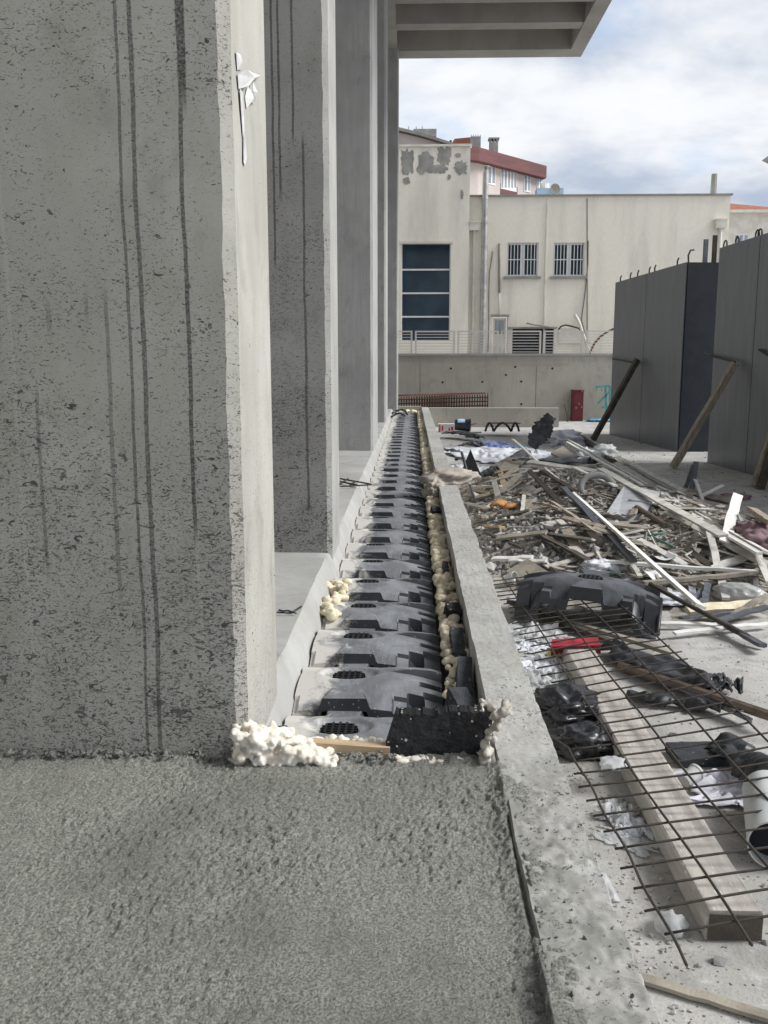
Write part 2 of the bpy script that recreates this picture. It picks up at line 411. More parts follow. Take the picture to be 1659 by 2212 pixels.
M_bucketg = mat('grey_bucket', (.30, .33, .34), (.22, .25, .26), 6, .45, .1, 40, .4)
M_rub = mat('rubble_grey', (.50, .485, .455), (.32, .305, .285), 5, .92, .5, 60, .2)
M_rub2 = mat('rubble_dark', (.30, .295, .29), (.19, .188, .185), 5, .92, .5, 60, .2)
M_chunk = mat('broken_concrete', (.56, .55, .53), (.40, .39, .37), 6, .92, .6, 70, .2)
M_dirt = mat('heap_dirt', (.44, .41, .36), (.28, .26, .23), 4, .95, .8, 45, .15)
M_slab = mat('broken_slab_grey', (.50, .51, .53), (.38, .39, .41), 5, .85, .3, 60, .25)
M_brick = mat('clay_debris', (.40, .23, .15), (.29, .16, .10), 7, .9, .4, 60, .2)
M_cream = mat('cream_plaster', (.88, .83, .72), (.66, .625, .55), 1.1, .88, .15, 30, .2, stretch=(1, 1, .16), lo=.22, hi=.58)
M_patch = mat('bare_plaster', (.40, .39, .365), (.27, .265, .25), 2.5, .9, .2, 30, .2)
M_trimw = mat('cream_trim', (.80, .77, .69), (.66, .62, .54), 2, .7, .1, 30, .3)
M_pinkw = mat('pinkish_plaster', (.55, .49, .465), (.47, .42, .40), .6, .9, .1, 25, .2)
M_redfas = mat('red_fascia', (.165, .075, .075), (.12, .054, .055), 1.2, .75, .2, 20, .25, stretch=(.5, .5, 3))
M_wframe = mat('white_frame', (.80, .80, .80), (.72, .72, .72), 4, .5, 0)
M_capm = mat('grey_capping', (.34, .325, .30), (.25, .24, .22), 2, .7, .1, 30)
M_flue = mat('flue_steel', (.55, .54, .52), (.40, .39, .37), 3, .4, .1, 30, .5, metal=.6)
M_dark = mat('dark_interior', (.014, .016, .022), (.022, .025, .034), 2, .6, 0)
M_cable = mat('grey_cable', (.16, .155, .15), None, 3, .6, 0)
M_railw = mat('rusty_white_paint', (.66, .64, .60), (.36, .25, .18), 3.2, .6, .1, 40, .3, lo=.22, hi=.42)
M_rooft = mat('clay_tiles', (.36, .15, .095), (.27, .105, .07), 2.5, .85, .3, 20, .2)
M_pvc = mat('cream_pipe', (.76, .75, .72), (.66, .65, .62), 3, .55, .05, 30, .35)
M_paper = mat('torn_paper', (.64, .64, .63), (.52, .52, .52), 12, .8, .2, 40, .2)
M_green = mat('green_net', (.10, .20, .17), None, 8, .8, 0)
M_yellow = mat('yellow_wrapper', (.55, .42, .08), (.6, .55, .3), 14, .5, .2, 50)

def glass_mat():
    m, t, b = pr('dark_window_glass'); p = t.pos()
    t.put(b.inputs['Base Color'], t.mix(t.ss(t.noise(p, .7, 3), .4, .6), (.012, .028, .045), (.022, .046, .066)))
    b.inputs['Roughness'].default_value = .06; b.inputs['Specular IOR Level'].default_value = .3; return m
M_glass = glass_mat()
M_glass2 = mat('curtained_glass', (.38, .40, .43), (.16, .19, .23), 1.5, .12, 0, spec=.6, stretch=(6, 6, .5))

def ply_mat():
    m, t, b = pr('phenolic_ply'); p = t.pos(); x, y, z = t.sep(p)
    g = t.noise(t.vm('MULTIPLY', p, (3, 3, .35)), 2.2, 6, .6); s = t.noise(t.vm('MULTIPLY', p, (10, 10, .5)), 2, 4, .6)
    col = t.mix(t.ss(g, .35, .65), (.135, .142, .155), (.17, .178, .192))
    col = t.mix(t.m('MULTIPLY', t.ss(s, .5, .7), .18), col, (.14, .14, .14))
    d, cc = t.vor(p, 5); on = t.m('MULTIPLY', t.m('LESS_THAN', t.sep(cc)[0], .12), t.m('LESS_THAN', d, .09))
    col = t.mix(on, col, (.01, .01, .01))
    t.put(b.inputs['Base Color'], col); t.put(b.inputs['Roughness'], t.m('ADD', .26, t.m('MULTIPLY', s, .22)))
    b.inputs['Specular IOR Level'].default_value = .6; return m
M_ply = ply_mat()
M_plyshade = mat('shaded_film_ply', (.012, .016, .024), (.02, .025, .034), 3, .45, .05, 30, .4)  # near-black ply colour carries the shade of the formwork end face

# ================================================================== SETTING
ZCURB, ZWET, ZLEDGE, ZD = .67, .655, .66, .07
b = MB(); b.add([(-400, -60, 0), (400, -60, 0), (400, 700, 0), (-400, 700, 0)], [[0, 1, 2, 3]])
tag(b.build('ground', M_ground), kind='structure')

# podium ledge at the foot of the piers
nY = np.concatenate([np.arange(3.62, 9, .12), np.arange(9, 33.2, .5), [33.2]])
prof = [(-9.0, ZLEDGE), (-2.4, ZLEDGE), (-1.2, ZLEDGE), (-.80, ZLEDGE), (-.715, ZLEDGE), (-.695, ZLEDGE - .02), (-.66, .58), (-.625, .46), (-.60, .0)]
V = []
for yy in nY:
    for j, (px_, pz_) in enumerate(prof):
        k = 1 if 1 < j < 8 else 0
        V.append((px_ + k * .007 * float(fbm(yy * 3, j * 1.7, 0, 3, 3)), yy, pz_ + k * .006 * float(fbm(yy * 2.3, j * 2.1, 5, 4, 3))))
tag(obj('podium_floor', V, gridfaces(len(nY), len(prof))[:, ::-1], M_ledge, smooth=30), kind='structure')

# fresh concrete in the foreground
xs = np.concatenate([np.arange(-9, -1.8, .4), np.arange(-1.8, .52, .0055)])
ys = np.concatenate([np.arange(-4, 1.6, .4), np.arange(1.6, 3.515, .0055)])
X, Y = np.meshgrid(xs, ys, indexing='ij')
wa = .5 + .5 * np.clip(fbm(X * 1.4, Y * 1.4, 0, 11, 3) + .3, -.6, 1)
h = .0095 * fbm(X * 92, Y * 62, 0, 21, 2) * wa + .0055 * (np.abs(vn(X * 54, Y * 36, 2, 25)) - .4) * wa + .004 * fbm(X * 9, Y * 9, 0, 31, 3) + .012 * fbm(X * 1.6, Y * 1.6, 0, 41, 2)
pits = np.clip(vn(X * 26, Y * 26, 0, 51) - .66, 0, 1) * .010 * wa
front = sst(Y, 3.36, 3.50)
Z = ZWET - .016 + h - pits + front * (.010 + .018 * fbm(X * 22, Y * 22, 0, 61, 3)) * (X > -1.9)
crack = np.exp(-((X - .349) / .005) ** 2) * ((Y > 2.30) & (Y < 3.02)) * .018
spill = (X > .350); low_ = (Y > 2.32 + .05 * vn(Y * 0 + 3, X * 9)) & (Y < 3.02)
Z = Z - crack + sst(X, .28, .352) * .021
msk = .55 * fbm(X * 9, Y * 6, 0, 64, 4) + .62 - (X - .355) / (.075 + .09 * sst(Y, 2.5, 1.9)) * .62
Z = np.where(spill, np.where(low_ & (X < .372), np.minimum(Z, ZCURB - .02), ZCURB - .012 + .026 * np.clip(msk, 0, .9) + .007 * fbm(X * 60, Y * 60, 0, 63, 2) * (msk > 0)), Z)
Z = np.where(spill & (Y > 3.42), ZCURB - .05, Z)
tag(obj('wet_concrete_slab', np.stack([X, Y, Z], -1).reshape(-1, 3), gridfaces(len(xs), len(ys)), M_wet, smooth=True), kind='structure')

# ------------------------------------------------------------------ upstand kerb along the trench
ys = np.concatenate([np.arange(-2, 1.5, .25), np.arange(1.5, 5, .012), np.arange(5, 12, .04), np.arange(12, 33.3, .15), [33.3]])
tt = np.concatenate([[0], np.linspace(.02, .98, 30), [1]])
rows = []
for yi in ys:
    edge = .006 * float(fbm(yi * 5, 0, 0, 71, 4)) - .010 * max(0, float(vn(yi * 9, 3, 0, 73)) - .55)
    xi, xo = .355 + .004 * float(fbm(yi * 4, 9, 0, 72, 3)), .603 + edge
    xo += .02 * float(sst(np.array(yi), 2.6, 1.8))
    xx = xi + (xo - xi) * tt
    zt = ZCURB +   .0022 * fbm(xx * 60, yi * 60, 0, 81, 3) + .004 * fbm(xx * 7, yi * 7, 0, 82, 3)
    near = float(sst(np.array(yi), 3.5, 3.0))
    zt = zt + near * (.006 * np.clip(fbm(xx * 26, yi * 26, 0, 83, 3) - .1, 0, 1) - .03 * np.clip(vn(xx * 24, yi * 24, 0, 84) - .6, 0, 1))
    zt[0] -= .008; zt[-1] -= .012
    rows.append(np.concatenate([[[xi + .001, yi, 0.0]], [[xi, yi, ZCURB - .20]], np.stack([xx, np.full_like(xx, yi), zt], 1), [[xo + .006, yi, ZCURB - .1]], [[xo + .012, yi, 0.0]]]))
rows = np.array(rows); nr = rows.shape[1]
tag(obj('concrete_upstand', rows.reshape(-1, 3), gridfaces(len(ys), nr)[:, ::-1], M_curb, smooth=40),
    'long low grey concrete upstand between the row of dome forms and the debris', 'kerb')

# ------------------------------------------------------------------ piers
def pier(name, label, m, y0, y1, x1=-.67, x0=-2.8, z0=.55, z1=12.6, ch=.045, seams=(), seed=0):
    zs = np.concatenate([np.arange(z0, min(z1, 5.5), .035), np.arange(5.5, z1, .5), [z1]]); rows = []
    for zz in zs:
        j1, j2 = .004 * float(fbm(zz * 9, seed, 0, 91, 4)), .004 * float(fbm(zz * 9, seed + 5, 0, 92, 4))
        rows.append([(x0, y0, zz), (x1 - ch + j1, y0, zz), (x1 + j2 * .3, y0 + ch * .7 + j2, zz), (x1, y1 - .02, zz), (x1 - .02, y1, zz), (x0, y1, zz)])
    n = 6; V = [p for r in rows for p in r]; F = []
    for i in range(len(zs) - 1):
        for k in range(n): F.append([i * n + k, i * n + (k + 1) % n, (i + 1) * n + (k + 1) % n, (i + 1) * n + k])
    F.append([(len(zs) - 1) * n + k for k in range(n)])
    o = obj(name, V, F, m); return tag(o, label, 'pier')
pier('concrete_pier', 'speckled grey concrete pier with dark drip lines rising from the wet concrete', M_pier1, P1Y, 4.34, x0=-3.2, seed=1)
pier('concrete_pier', 'grey concrete pier on the ledge right behind the speckled drip-lined pier', M_pier2, P2Y, 8.30, seed=2)
pier('concrete_pier', 'board-marked grey concrete pier on the ledge beyond the rebar offcut', M_pier3, 16.6, 18.9, x1=-.71, seed=3)
pier('concrete_pier', 'slim-looking grey concrete pier between the board-marked pier and the canopy end pier', M_pier3, 24.7, 26.6, x1=-.71, seed=4)
pier('concrete_pier', 'darker concrete pier carrying the outer end of the ribbed canopy', M_pier3, 32.2, 33.2, x1=-.50, z0=.0, seed=5)
b = MB().b2(-9.6, -9.0, -8, 33.2, 0, 12.6)  # unseen wall added to keep light from the left off the pier fronts
tag(b.build('light_block_wall', M_pier3), 'plain grey concrete wall added unseen behind the piers to block side light', 'wall')

# ------------------------------------------------------------------ ribbed canopy
cz = 12.6; e = thing('ribbed_canopy', 'ribbed concrete canopy slab jutting out over the site from the piers', 'canopy', (0, 12, cz))
MB().b2(-9.6, 5.72, -9, 33.2, cz + 1.15, cz + 1.4).build('slab', M_canopy, e)
MB().b2(5.25, 5.72, -9, 32.42, cz, cz + 1.148).build('edge_beam', M_canopy, e)
MB().b2(-9.6, 5.72, 32.423, 33.2, cz, cz + 1.148).build('end_beam', M_canopy, e)
MB().b2(-1.1, -.55, -9, 32.42, cz - .003, cz + 1.147).build('spine_beam', M_canopy, e)
yy = 30.35
while yy > -8:
    MB().b2(-.548, 5.248, yy - .27, yy + .27, cz + .03, cz + 1.147).build('rib', M_canopy, e); yy -= 2.15

# ------------------------------------------------------------------ low end wall, retaining wall, railing
tag(MB().b2(.61, 5.25, 32.5, 32.85, 0, .68).build('low_wall', M_wall), 'knee-high concrete wall at the far end of the row of domes', 'wall')
tag(MB().b2(-.62, .352, 33.22, 33.5, 0, .70).build('trench_end_wall', M_wall), 'short concrete cross wall closing the trench of dome forms', 'wall')
RY = 36.5
rw = thing('retaining_wall', 'board-marked concrete retaining wall under the rusty white railing', 'wall', (4, RY, 0))
MB().b2(-14, 40, RY, RY + .35, 0, 2.55).build('upper_wall', M_wall, rw)
xa = -14.0; edges_ = [fy(907, 800, RY).x, fy(1157.6, 800, RY).x, fy(1236, 800, RY).x]
for xb in edges_:
    MB().b2(xa + .008, xb - .008, RY - .14, RY - .002, 0, zc(1000, 791, RY)).build('wall_panel', M_wall, rw); xa = xb
MB().b2(-14, 40, RY - .06, RY + .42, 2.552, 2.64).build('coping', M_ledge, rw)
for u, v in ((956, 826), (1042, 825), (1126, 824), (1093, 810), (1126, 873), (1113, 792.5), (1193, 796), (974, 796)):
    q = fy(u, v, RY - .14); MB().tube([(q.x, RY - .1435, q.z), (q.x, RY - .142, q.z)], .045, 10).build('tie_hole', M_dark, rw)
tag(MB().b2(-20, 60, RY + .42, 60, 2.3, 2.56).build('terrace', M_ledge), kind='structure')
rl = thing('railing', 'rusty white horizontal-bar railing on the retaining wall', 'railing', (4, RY + .18, 2.64))
ry = RY + .18; zt_ = zc(1000, 716, ry); us = [805, 893, 985, 1079, 1171, 1263, 1355, 1447]
for i in range(len(us) - 1):
    xl, xr = fy(us[i] + 5, 740, ry).x, fy(us[i + 1] - 4, 740, ry).x
    for xq in (xl, xr): MB().b2(xq - .035, xq + .035, ry - .03, ry + .03, 2.64, zt_).build('post', M_railw, rl)
    for k in range(8):
        zz = 2.70 + (zt_ - 2.70) * k / 7
        hh = .028 if k == 7 else .013
        MB().b2(xl - .03, xr + .03, ry - hh - .006, ry + hh + .006, zz - hh, zz + hh).build('rail', M_railw, rl)

# ------------------------------------------------------------------ cream building with openings
def wallholes(mb, x0, x1, z0, z1, Y, holes, depth):
    xs = sorted({x0, x1, *[h[0] for h in holes], *[h[1] for h in holes]}); zs = sorted({z0, z1, *[h[2] for h in holes], *[h[3] for h in holes]})
    for i in range(len(xs) - 1):
        for j in range(len(zs) - 1):
            cx, cz_ = (xs[i] + xs[i + 1]) / 2, (zs[j] + zs[j + 1]) / 2
            if any(h[0] < cx < h[1] and h[2] < cz_ < h[3] for h in holes): continue
            mb.add([(xs[i], Y, zs[j]), (xs[i + 1], Y, zs[j]), (xs[i + 1], Y, zs[j + 1]), (xs[i], Y, zs[j + 1])], [[0, 1, 2, 3]])
    for a, b_, c, d in holes:
        q = depth
        mb.add([(a, Y, c), (b_, Y, c), (b_, Y, d), (a, Y, d), (a, Y + q, c), (b_, Y + q, c), (b_, Y + q, d), (a, Y + q, d)], [[0, 4, 5, 1], [1, 5, 6, 2], [2, 6, 7, 3], [3, 7, 4, 0]])
def R4(u0, u1, v0, v1, Y):
    a, c = fy(u0, v1, Y), fy(u1, v0, Y); return (a.x, c.x, a.z, c.z)
def jag(u0, u1, v0, v1, Y, seed, n=26, rag=.22):
    r = random.Random(seed); a = fy(u0, v1, Y); c = fy(u1, v0, Y); out = []
    for i in range(n):
        t = 2 * math.pi * i / n; k = 1 + r.uniform(-rag, rag)
        ct, st = math.cos(t), math.sin(t); k /= max(abs(ct), abs(st)) ** .55
        out.append(((a.x + c.x) / 2 + (c.x - a.x) / 2 * ct * k, Y, (a.z + c.z) / 2 + (c.z - a.z) / 2 * st * k))
    return out
cb = thing('cream_building', 'two-storey cream plastered building with flaking patches beyond the railing', 'building', (8, 41, 2.56))
YL, YR = 40.7, 41.0; ZB = 2.56
bw = R4(866, 974.5, 526, 736, YL); xL0, xL1 = -6.0, fy(1015, 400, YL).x; zL = zc(940, 317, YL)
mb = MB(); wallholes(mb, xL0, xL1, ZB, zL, YL, [bw], .3)
mb.add([(xL1, YL, ZB), (xL1, YL + 9, ZB), (xL1, YL + 9, zL), (xL1, YL, zL), (xL0, YL, zL), (xL0, YL + 9, zL)], [[0, 1, 2, 3], [4, 3, 2, 5]])
mb.build('wall', M_cream, cb)
MB().b2(xL0, xL1 + .06, YL - .07, YL + .3, zL + .002, zL + .09).build('capping', M_trimw, cb)
w1, w2 = R4(1094, 1164, 524, 597, YR), R4(1194, 1264.5, 524, 597, YR)
dr, op = R4(1062, 1097, 684, 768, YR), R4(1106, 1197, 710, 768, YR)
xR0, xR1 = xL1 + .005, fy(1577, 450, YR).x; zR = zc(1300, 423.5, YR)
mb = MB(); wallholes(mb, xR0, xR1, ZB, zR, YR, [w1, w2, dr, op], .28)
mb.add([(xR1, YR, ZB), (xR1, YR + 14, ZB), (xR1, YR + 14, zR), (xR1, YR, zR), (xR0, YR, zR), (xR0, YR + 14, zR)], [[0, 1, 2, 3], [4, 3, 2, 5]])
mb.build('wall', M_cream, cb)
MB().b2(xR0, xR1 + .08, YR - .08, YR + .3, zR + .002, zR + .07).build('capping', M_capm, cb)
a, c, d, f = bw; wn = MB().b2(a - .08, c + .08, YL - .05, YL - .002, f, f + .10).build('window', M_trimw, cb)
cuts = [d] + [zc(900, v, YL) for v in (684, 633, 582)] + [f]
for i in range(4): MB().b2(a + .005, c - .005, YL + .16, YL + .19, cuts[i] + .02, cuts[i + 1] - .02).build('pane', M_glass, wn)
for zz in cuts[1:-1]: MB().b2(a, c, YL + .10, YL + .158, zz - .035, zz + .035).build('mullion', M_wframe, wn)
for s_, xx_ in ((a, a + .05), (c - .05, c)): MB().b2(s_ + .001, xx_ - .001, YL + .08, YL + .157, d, f).build('frame', M_wframe, wn)
for (a, c, d, f) in (w1, w2):
    wn = MB().b2(a - .12, c + .12, YR - .10, YR - .002, d - .11, d - .005).build('window', M_capm, cb)
    for k in range(2):
        xa, xb = a + (c - a) * k / 2, a + (c - a) * (k + 1) / 2
        MB().b2(xa + .07, xb - .07, YR + .17, YR + .19, d + .07, f - .07).build('pane', M_glass, wn)
    fr = MB()
    for xa, xb in ((a, a + .08), ((a + c) / 2 - .09, (a + c) / 2 + .09), (c - .08, c)): fr.b2(xa + .002, xb - .002, YR + .10, YR + .168, d + .002, f - .002)
    for za, zb in ((d + .002, d + .08), (f - .08, f - .002)): fr.b2(a + .082, c - .082, YR + .103, YR + .166, za, zb)
    fr.build('frame', M_wframe, wn)
    for k in range(10):
        xx_ = a + .03 + (c - a - .06) * k / 9; MB().b2(xx_ - .014, xx_ + .014, YR + .004, YR + .03, d + .02, f - .005).build('bar', M_wframe, wn)
    MB().b2(a, c, YR + .031, YR + .05, (d + f) / 2 - .02, (d + f) / 2 + .02).build('bar', M_wframe, wn)
a, c, d, f = dr; do = MB().b2(a + .06, c - .06, YR + .1, YR + .15, d, f - .06).build('door', M_trimw, cb)
MB().b2(a + .14, c - .14, YR + .085, YR + .098, f - .75, f - .16).build('pane', M_glass2, do)
MB().b2(a - .06, c + .06, YR - .04, YR - .002, f + .002, f + .09).build('door_lintel', M_capm, cb)
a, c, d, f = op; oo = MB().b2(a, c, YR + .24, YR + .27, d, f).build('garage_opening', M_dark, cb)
MB().b2(a + (c - a) * .74, a + (c - a) * .80, YR + .05, YR + .2, d, f).build('post', M_capm, oo)
MB().b2(a - .2, c + .1, YR - .35, YR - .002, f + .002, f + .07).build('canopy_strip', M_capm, cb)
for k, q in enumerate(((867, 895, 322, 376), (901, 940, 330, 374), (944, 974, 318, 358), (930, 966, 356, 374), (905, 918, 356, 377), (981, 1009, 348, 377), (983, 996, 331, 340), (871, 885, 383, 398), (967, 974, 377, 388), (995, 1001, 410, 430), (868, 880, 355, 376))):
    MB().prism(jag(*q, YL - .006 - k * .0015, k + 3), (0, .005, 0)).build('bare_patch', M_patch, cb)
pd = MB().b2(fy(1206, 740, YR).x, fy(1254, 740, YR).x, YR - .05, YR - .002, zc(1230, 742, YR), zc(1230, 709, YR)).build('wall_board', M_trimw, cb)
MB().b2(fy(1176.5, 600, YR).x, fy(1179, 600, YR).x, YR - .04, YR - .002, ZB, zR - .1).build('wall_joint', M_trimw, cb)
# things fixed to the building
fl = thing('flue_pipe', 'tall banded steel flue pipe on the cream building', 'flue', (fy(1046, 500, YR).x, YR - .22, ZB))
x_, zt = fl.location.x, zc(1046, 368, YR - .22); r_ = .135
MB().tube([(x_, YR - .22, ZB), (x_, YR - .22, zt)], r_, 14).build('pipe', M_flue, fl, smooth=40)
for v in (430, 482, 532, 580, 626, 676): zq = zc(1046, v, YR - .22); MB().tube([(x_, YR - .22, zq - .03), (x_, YR - .22, zq + .03)], r_ + .018, 14).build('band', M_flue, fl, smooth=40)
MB().tube([(x_, YR - .22, zt + .13), (x_, YR - .22, zt + .17)], [.2, .17], 14).build('rain_cap', M_capm, fl)
MB().tube([(x_, YR - .22, zt), (x_, YR - .22, zt + .13)], .05, 8).build('cap_stem', M_capm, fl)
def downpipe(u, v0, v1, w_, lab):
    q = fy(u, v0, YR - .12); t_ = thing('rainwater_pipe', lab, 'downpipe', (q.x, YR - .12, ZB)); zq = zc(u, v1, YR - .12)
    MB().b2(q.x - w_, q.x + w_, YR - .3, YR - .004, zq, q.z).build('hopper', M_trimw, t_)
    MB().b2(q.x - w_ - .03, q.x + w_ + .03, YR - .33, YR - .003, q.z + .001, q.z + .05).build('hopper_rim', M_trimw, t_)
    MB().tube([(q.x + .02, YR - .12, ZB), (q.x + .02, YR - .12, zq)], .065, 10).build('pipe', M_pvc, t_, smooth=40)
downpipe(1024, 482, 498, .23, 'cream rainwater pipe with box hopper beside the steel flue')
downpipe(1557, 476, 493, .23, 'cream rainwater pipe with box hopper above the black formwork')
def wire(name, pts, r, m, label, cat, group=None):
    return tag(MB().tube(pts, r, 6).build(name, m, smooth=True), label, cat, group)
wire('cable', [fy(1268.5, v, YR - .05) for v in range(428, 770, 20)], .022, M_cable, 'straight grey cable running down the cream facade past the barred window', 'cable')
wire('cable', [fy(u, v, YR - .06) for u, v in ((1271, 520), (1270, 570), (1263, 640), (1256, 690), (1262, 715), (1270, 745), (1276, 765))], .022, M_cable, 'loose cable sagging beside the barred window on the cream facade', 'cable')
wire('cable', [fy(u, v, YR - .06) for u, v in ((1064, 543), (1062, 560), (1057, 590), (1056, 640), (1056, 700), (1054, 760))], .022, M_cable, 'thin cable with a hook end beside the steel flue', 'cable')
wire('conduit', [fy(1079, v, YR - .05) for v in (526, 580, 632)], .05, M_capm, 'short grey conduit left of the barred windows on cream plaster', 'conduit')
wire('conduit', [fy(1079, v, YR - .05) for v in (633, 682)], .03, M_pvc, 'thin cream conduit above the small door', 'conduit')
wire('street_lamp_arm', [fy(1242, 680, YR - .8), fy(1250, 694, YR - .8), fy(1272, 758, YR - .8)], .07, M_trimw, 'leaning white lamp arm in front of the cream building', 'lamp')
wire('hose', [fy(u, v, YR - .5) for u, v in ((1276, 758), (1284, 742), (1296, 728), (1310, 718), (1324, 711), (1338, 708))], .05, M_rebarr, 'striped rusty hose arching over the railing by the formwork', 'hose')
wire('hose', [fy(u, v, YR - .3) for u, v in ((1206, 712), (1212, 705), (1222, 702), (1236, 705), (1250, 709), (1256, 718))], .04, M_woodd, 'dark hose looped over the white board on the cream wall', 'hose')
wire('bracket_arm', [fy(u, v, YR - .4) for u, v in ((1137, 698), (1150, 701), (1172, 704), (1190, 706))], .035, M_capm, 'thin grey bracket arm above the garage opening', 'bracket')
ch = fy(1542, 400, 46)
tag(MB().tube([(ch.x, 46, 6), (ch.x, 46, zc(1542, 376, 46))], [.2, .14], 8).build('chimney_pipe', M_capm), 'slim grey chimney pipe behind the cream roof edge', 'chimney')

# ------------------------------------------------------------------ apartment block behind
ap = thing('apartment_block', 'pinkish apartment block with dark red roof fascia behind the cream building', 'building', (6, 55, 2.3))
A0, A1, A2 = fy(1004, 330, 54), fy(1036, 330, 54.5), fy(1181, 360, 59.6)
A0z, A1z, A2z = 54, 54.5, 59.6
zf1 = zc(1036, 318, 54.5); zf0 = zc(1036, 347, 54.5)
p0, p1, p2 = Vector((A0.x, 54, 0)), Vector((A1.x, 54.5, 0)), Vector((A2.x, 59.6, 0)); p3, p4 = p2 + Vector((-2.0, 7, 0)), p0 + Vector((-3, 11, 0))
pin = lambda k: [p0 + Vector((0, k, 0)), p1 + Vector((-.02, k, 0)), p2 + Vector((-k * .85, k * .1, 0)), p3 + Vector((-k, -k, 0)), p4]
MB().prism([q + Vector((0, 0, 0)) for q in pin(.7)], (0, 0, zf0 + .05)).build('wall', M_pinkw, ap)
MB().prism([q + Vector((0, 0, zf0)) for q in pin(0)], (0, 0, zf1 - zf0)).build('roof', M_redfas, ap)
dq = (p2 - p1).normalized(); nq = Vector((dq.y, -dq.x, 0)); pw = p1 + Vector((-.02, .7, 0))
def apw(u0, u1, v0, v1, nm, m_, off, par, th=.05):
    pp = pw + nq * off; a = fplane(u0, v1, pp, nq); c = fplane(u1, v0, pp, nq)
    return MB().prism([a, Vector((c.x, c.y, a.z)), c, Vector((a.x, a.y, c.z))], nq * -th).build(nm, m_, par)
for (u0, u1, v0, v1, n_) in ((1054, 1071, 359, 397, 2), (1082, 1117, 364, 407, 5), (1132, 1147, 378, 413, 2), (1160, 1170, 384, 420, 2)):
    wn = apw(u0, u1, v0, v1, 'window', M_wframe, .03, ap)
    for k in range(n_):
        ua, ub = u0 + (u1 - u0) * k / n_, u0 + (u1 - u0) * (k + 1) / n_
        apw(ua + 1.0, ub - 1.0, v0 + 11, v1 - 2, 'pane', M_glass2, .034, wn, .003)
        apw(ua + 1.0, ub - 1.0, v0 + 2, v0 + 9, 'pane', M_glass2, .034, wn, .003)
apw(1081, 1118, 354, 365, 'spandrel', M_redfas, .02, ap); apw(1081, 1118, 404, 423, 'spandrel', M_redfas, .02, ap); apw(1159, 1171, 374, 385, 'spandrel', M_redfas, .02, ap)
ck = thing('chimney', 'square grey chimney with vent openings on the red-edged roof', 'chimney', fy(1066, 320, 57))
x_, zt = ck.location.x, zc(1066, 302, 57)
MB().b2(x_ - .25, x_ + .25, 56.7, 57.3, zf1 - .4, zt - .2).build('stack', M_patch, ck)
for s_ in (-.2, 0, .2): MB().b2(x_ + s_ - .05, x_ + s_ + .05, 56.72, 57.28, zt - .199, zt - .02).build('pillar', M_patch, ck)
MB().b2(x_ - .32, x_ + .32, 56.65, 57.35, zt - .019, zt + .06).build('cap', M_capm, ck)
ck = thing('chimney', 'rough brick chimney stack with spiky top beside the tiled ridge', 'chimney', fy(1027, 310, 60)); x_ = ck.location.x
MB().b2(x_ - .31, x_ + .31, 59.7, 60.3, 8, zc(1027, 297, 60)).build('stack', M_patch, ck)
for k in range(5): MB().b2(x_ - .3 + k * .14, x_ - .26 + k * .14, 59.75, 59.8, zc(1027, 297, 60), zc(1027, 293, 60)).build('rod', M_capm, ck)
# gabled house behind on the left
gh = thing('gabled_house', 'pale pink house with a low sloping roof behind the flaking facade', 'house', (0, 66, 0))
a0, a1, a2 = fy(820, 268, 66), fy(905, 288, 66), fy(1005, 316, 66)
MB().prism([(-10, 66, 0), (a2.x, 66, 0), (a2.x, 66, a2.z - .3), (a1.x, 66, a1.z - .25), (a0.x, 66, a0.z - .25), (-10, 66, a0.z - .6)], (0, 9, 0)).build('wall', M_pinkw, gh)
MB().prism([(-10, 65.6, a0.z - .55), a0 + Vector((0, -.4, -.2)), a1 + Vector((0, -.4, -.2)), a2 + Vector((.3, -.4, -.35)), a2 + Vector((.3, -.4, -.2)), a1 + Vector((0, -.4, 0)), a0 + Vector((0, -.4, 0)), (-10, 65.6, a0.z - .3)], (0, 9.6, 0)).build('roof', M_capm, gh)
for u in (971, 979): q = R4(u, u + 5, 303, 309, 65.98); MB().b2(q[0], q[1], 65.95, 65.99, q[2], q[3]).build('window', M_dark, gh)
q = R4(893, 943, 278, 294, 68); MB().b2(q[0], q[1], 68, 70, q[2], q[3]).build('roof_box', M_patch, gh)
for u in (883, 899, 912): q = fy(u, 290, 68); MB().tube([(q.x, 67.5, q.z - .5), (q.x, 67.5, zc(u, 273, 67.5))], .03, 5).build('aerial', M_capm, gh)
# small tiled roof between
q = thing('tiled_roof', 'small red tiled ridge peeking above the flaking parapet', 'roof', fy(1005, 305, 63)); x_ = q.location.x
za, zb = zc(1000, 310, 63), zc(1000, 296, 63)
MB().prism([(x_ - .9, 63, za), (x_ + .55, 63, za), (x_ + .5, 63, zb), (x_ - .7, 63, zb - .1)], (0, 3, 0)).build('roof_slope', M_rooft, q)
MB().b2(x_ - .9, x_ + .5, 63, 66, 5, za - .002).build('wall', M_pinkw, q)
# roof tank, dish
q = thing('water_tank', 'blue-white rooftop water tank beside the satellite dish', 'tank', fy(1183, 420, 58)); x_ = q.location.x; zq = zc(1183, 424, 58)
MB().b2(x_ - .7, x_ + .9, 57.6, 58.6, zq - 4, zc(1183, 409, 58)).build('tank_body', mat('pale_blue_paint', (.38, .52, .66), None, 3, .6, 0), q)
MB().tube([(x_ - .2, 58, zc(1183, 409, 58)), (x_ - .2, 58, zc(1183, 397, 58))], .28, 10).build('barrel', M_trimw, q)
q = thing('satellite_dish', 'round grey satellite dish on the far roof', 'dish', fy(1199, 407, 57.5)); c_ = q.location
V, F = [], []
for i in range(5):
    for k in range(16):
        r_ = .29 * i / 4; t_ = k * math.pi / 8; V.append((c_.x + r_ * math.cos(t_), 57.5 - .4 * r_ * r_ * 3 + .1, c_.z + r_ * math.sin(t_)))
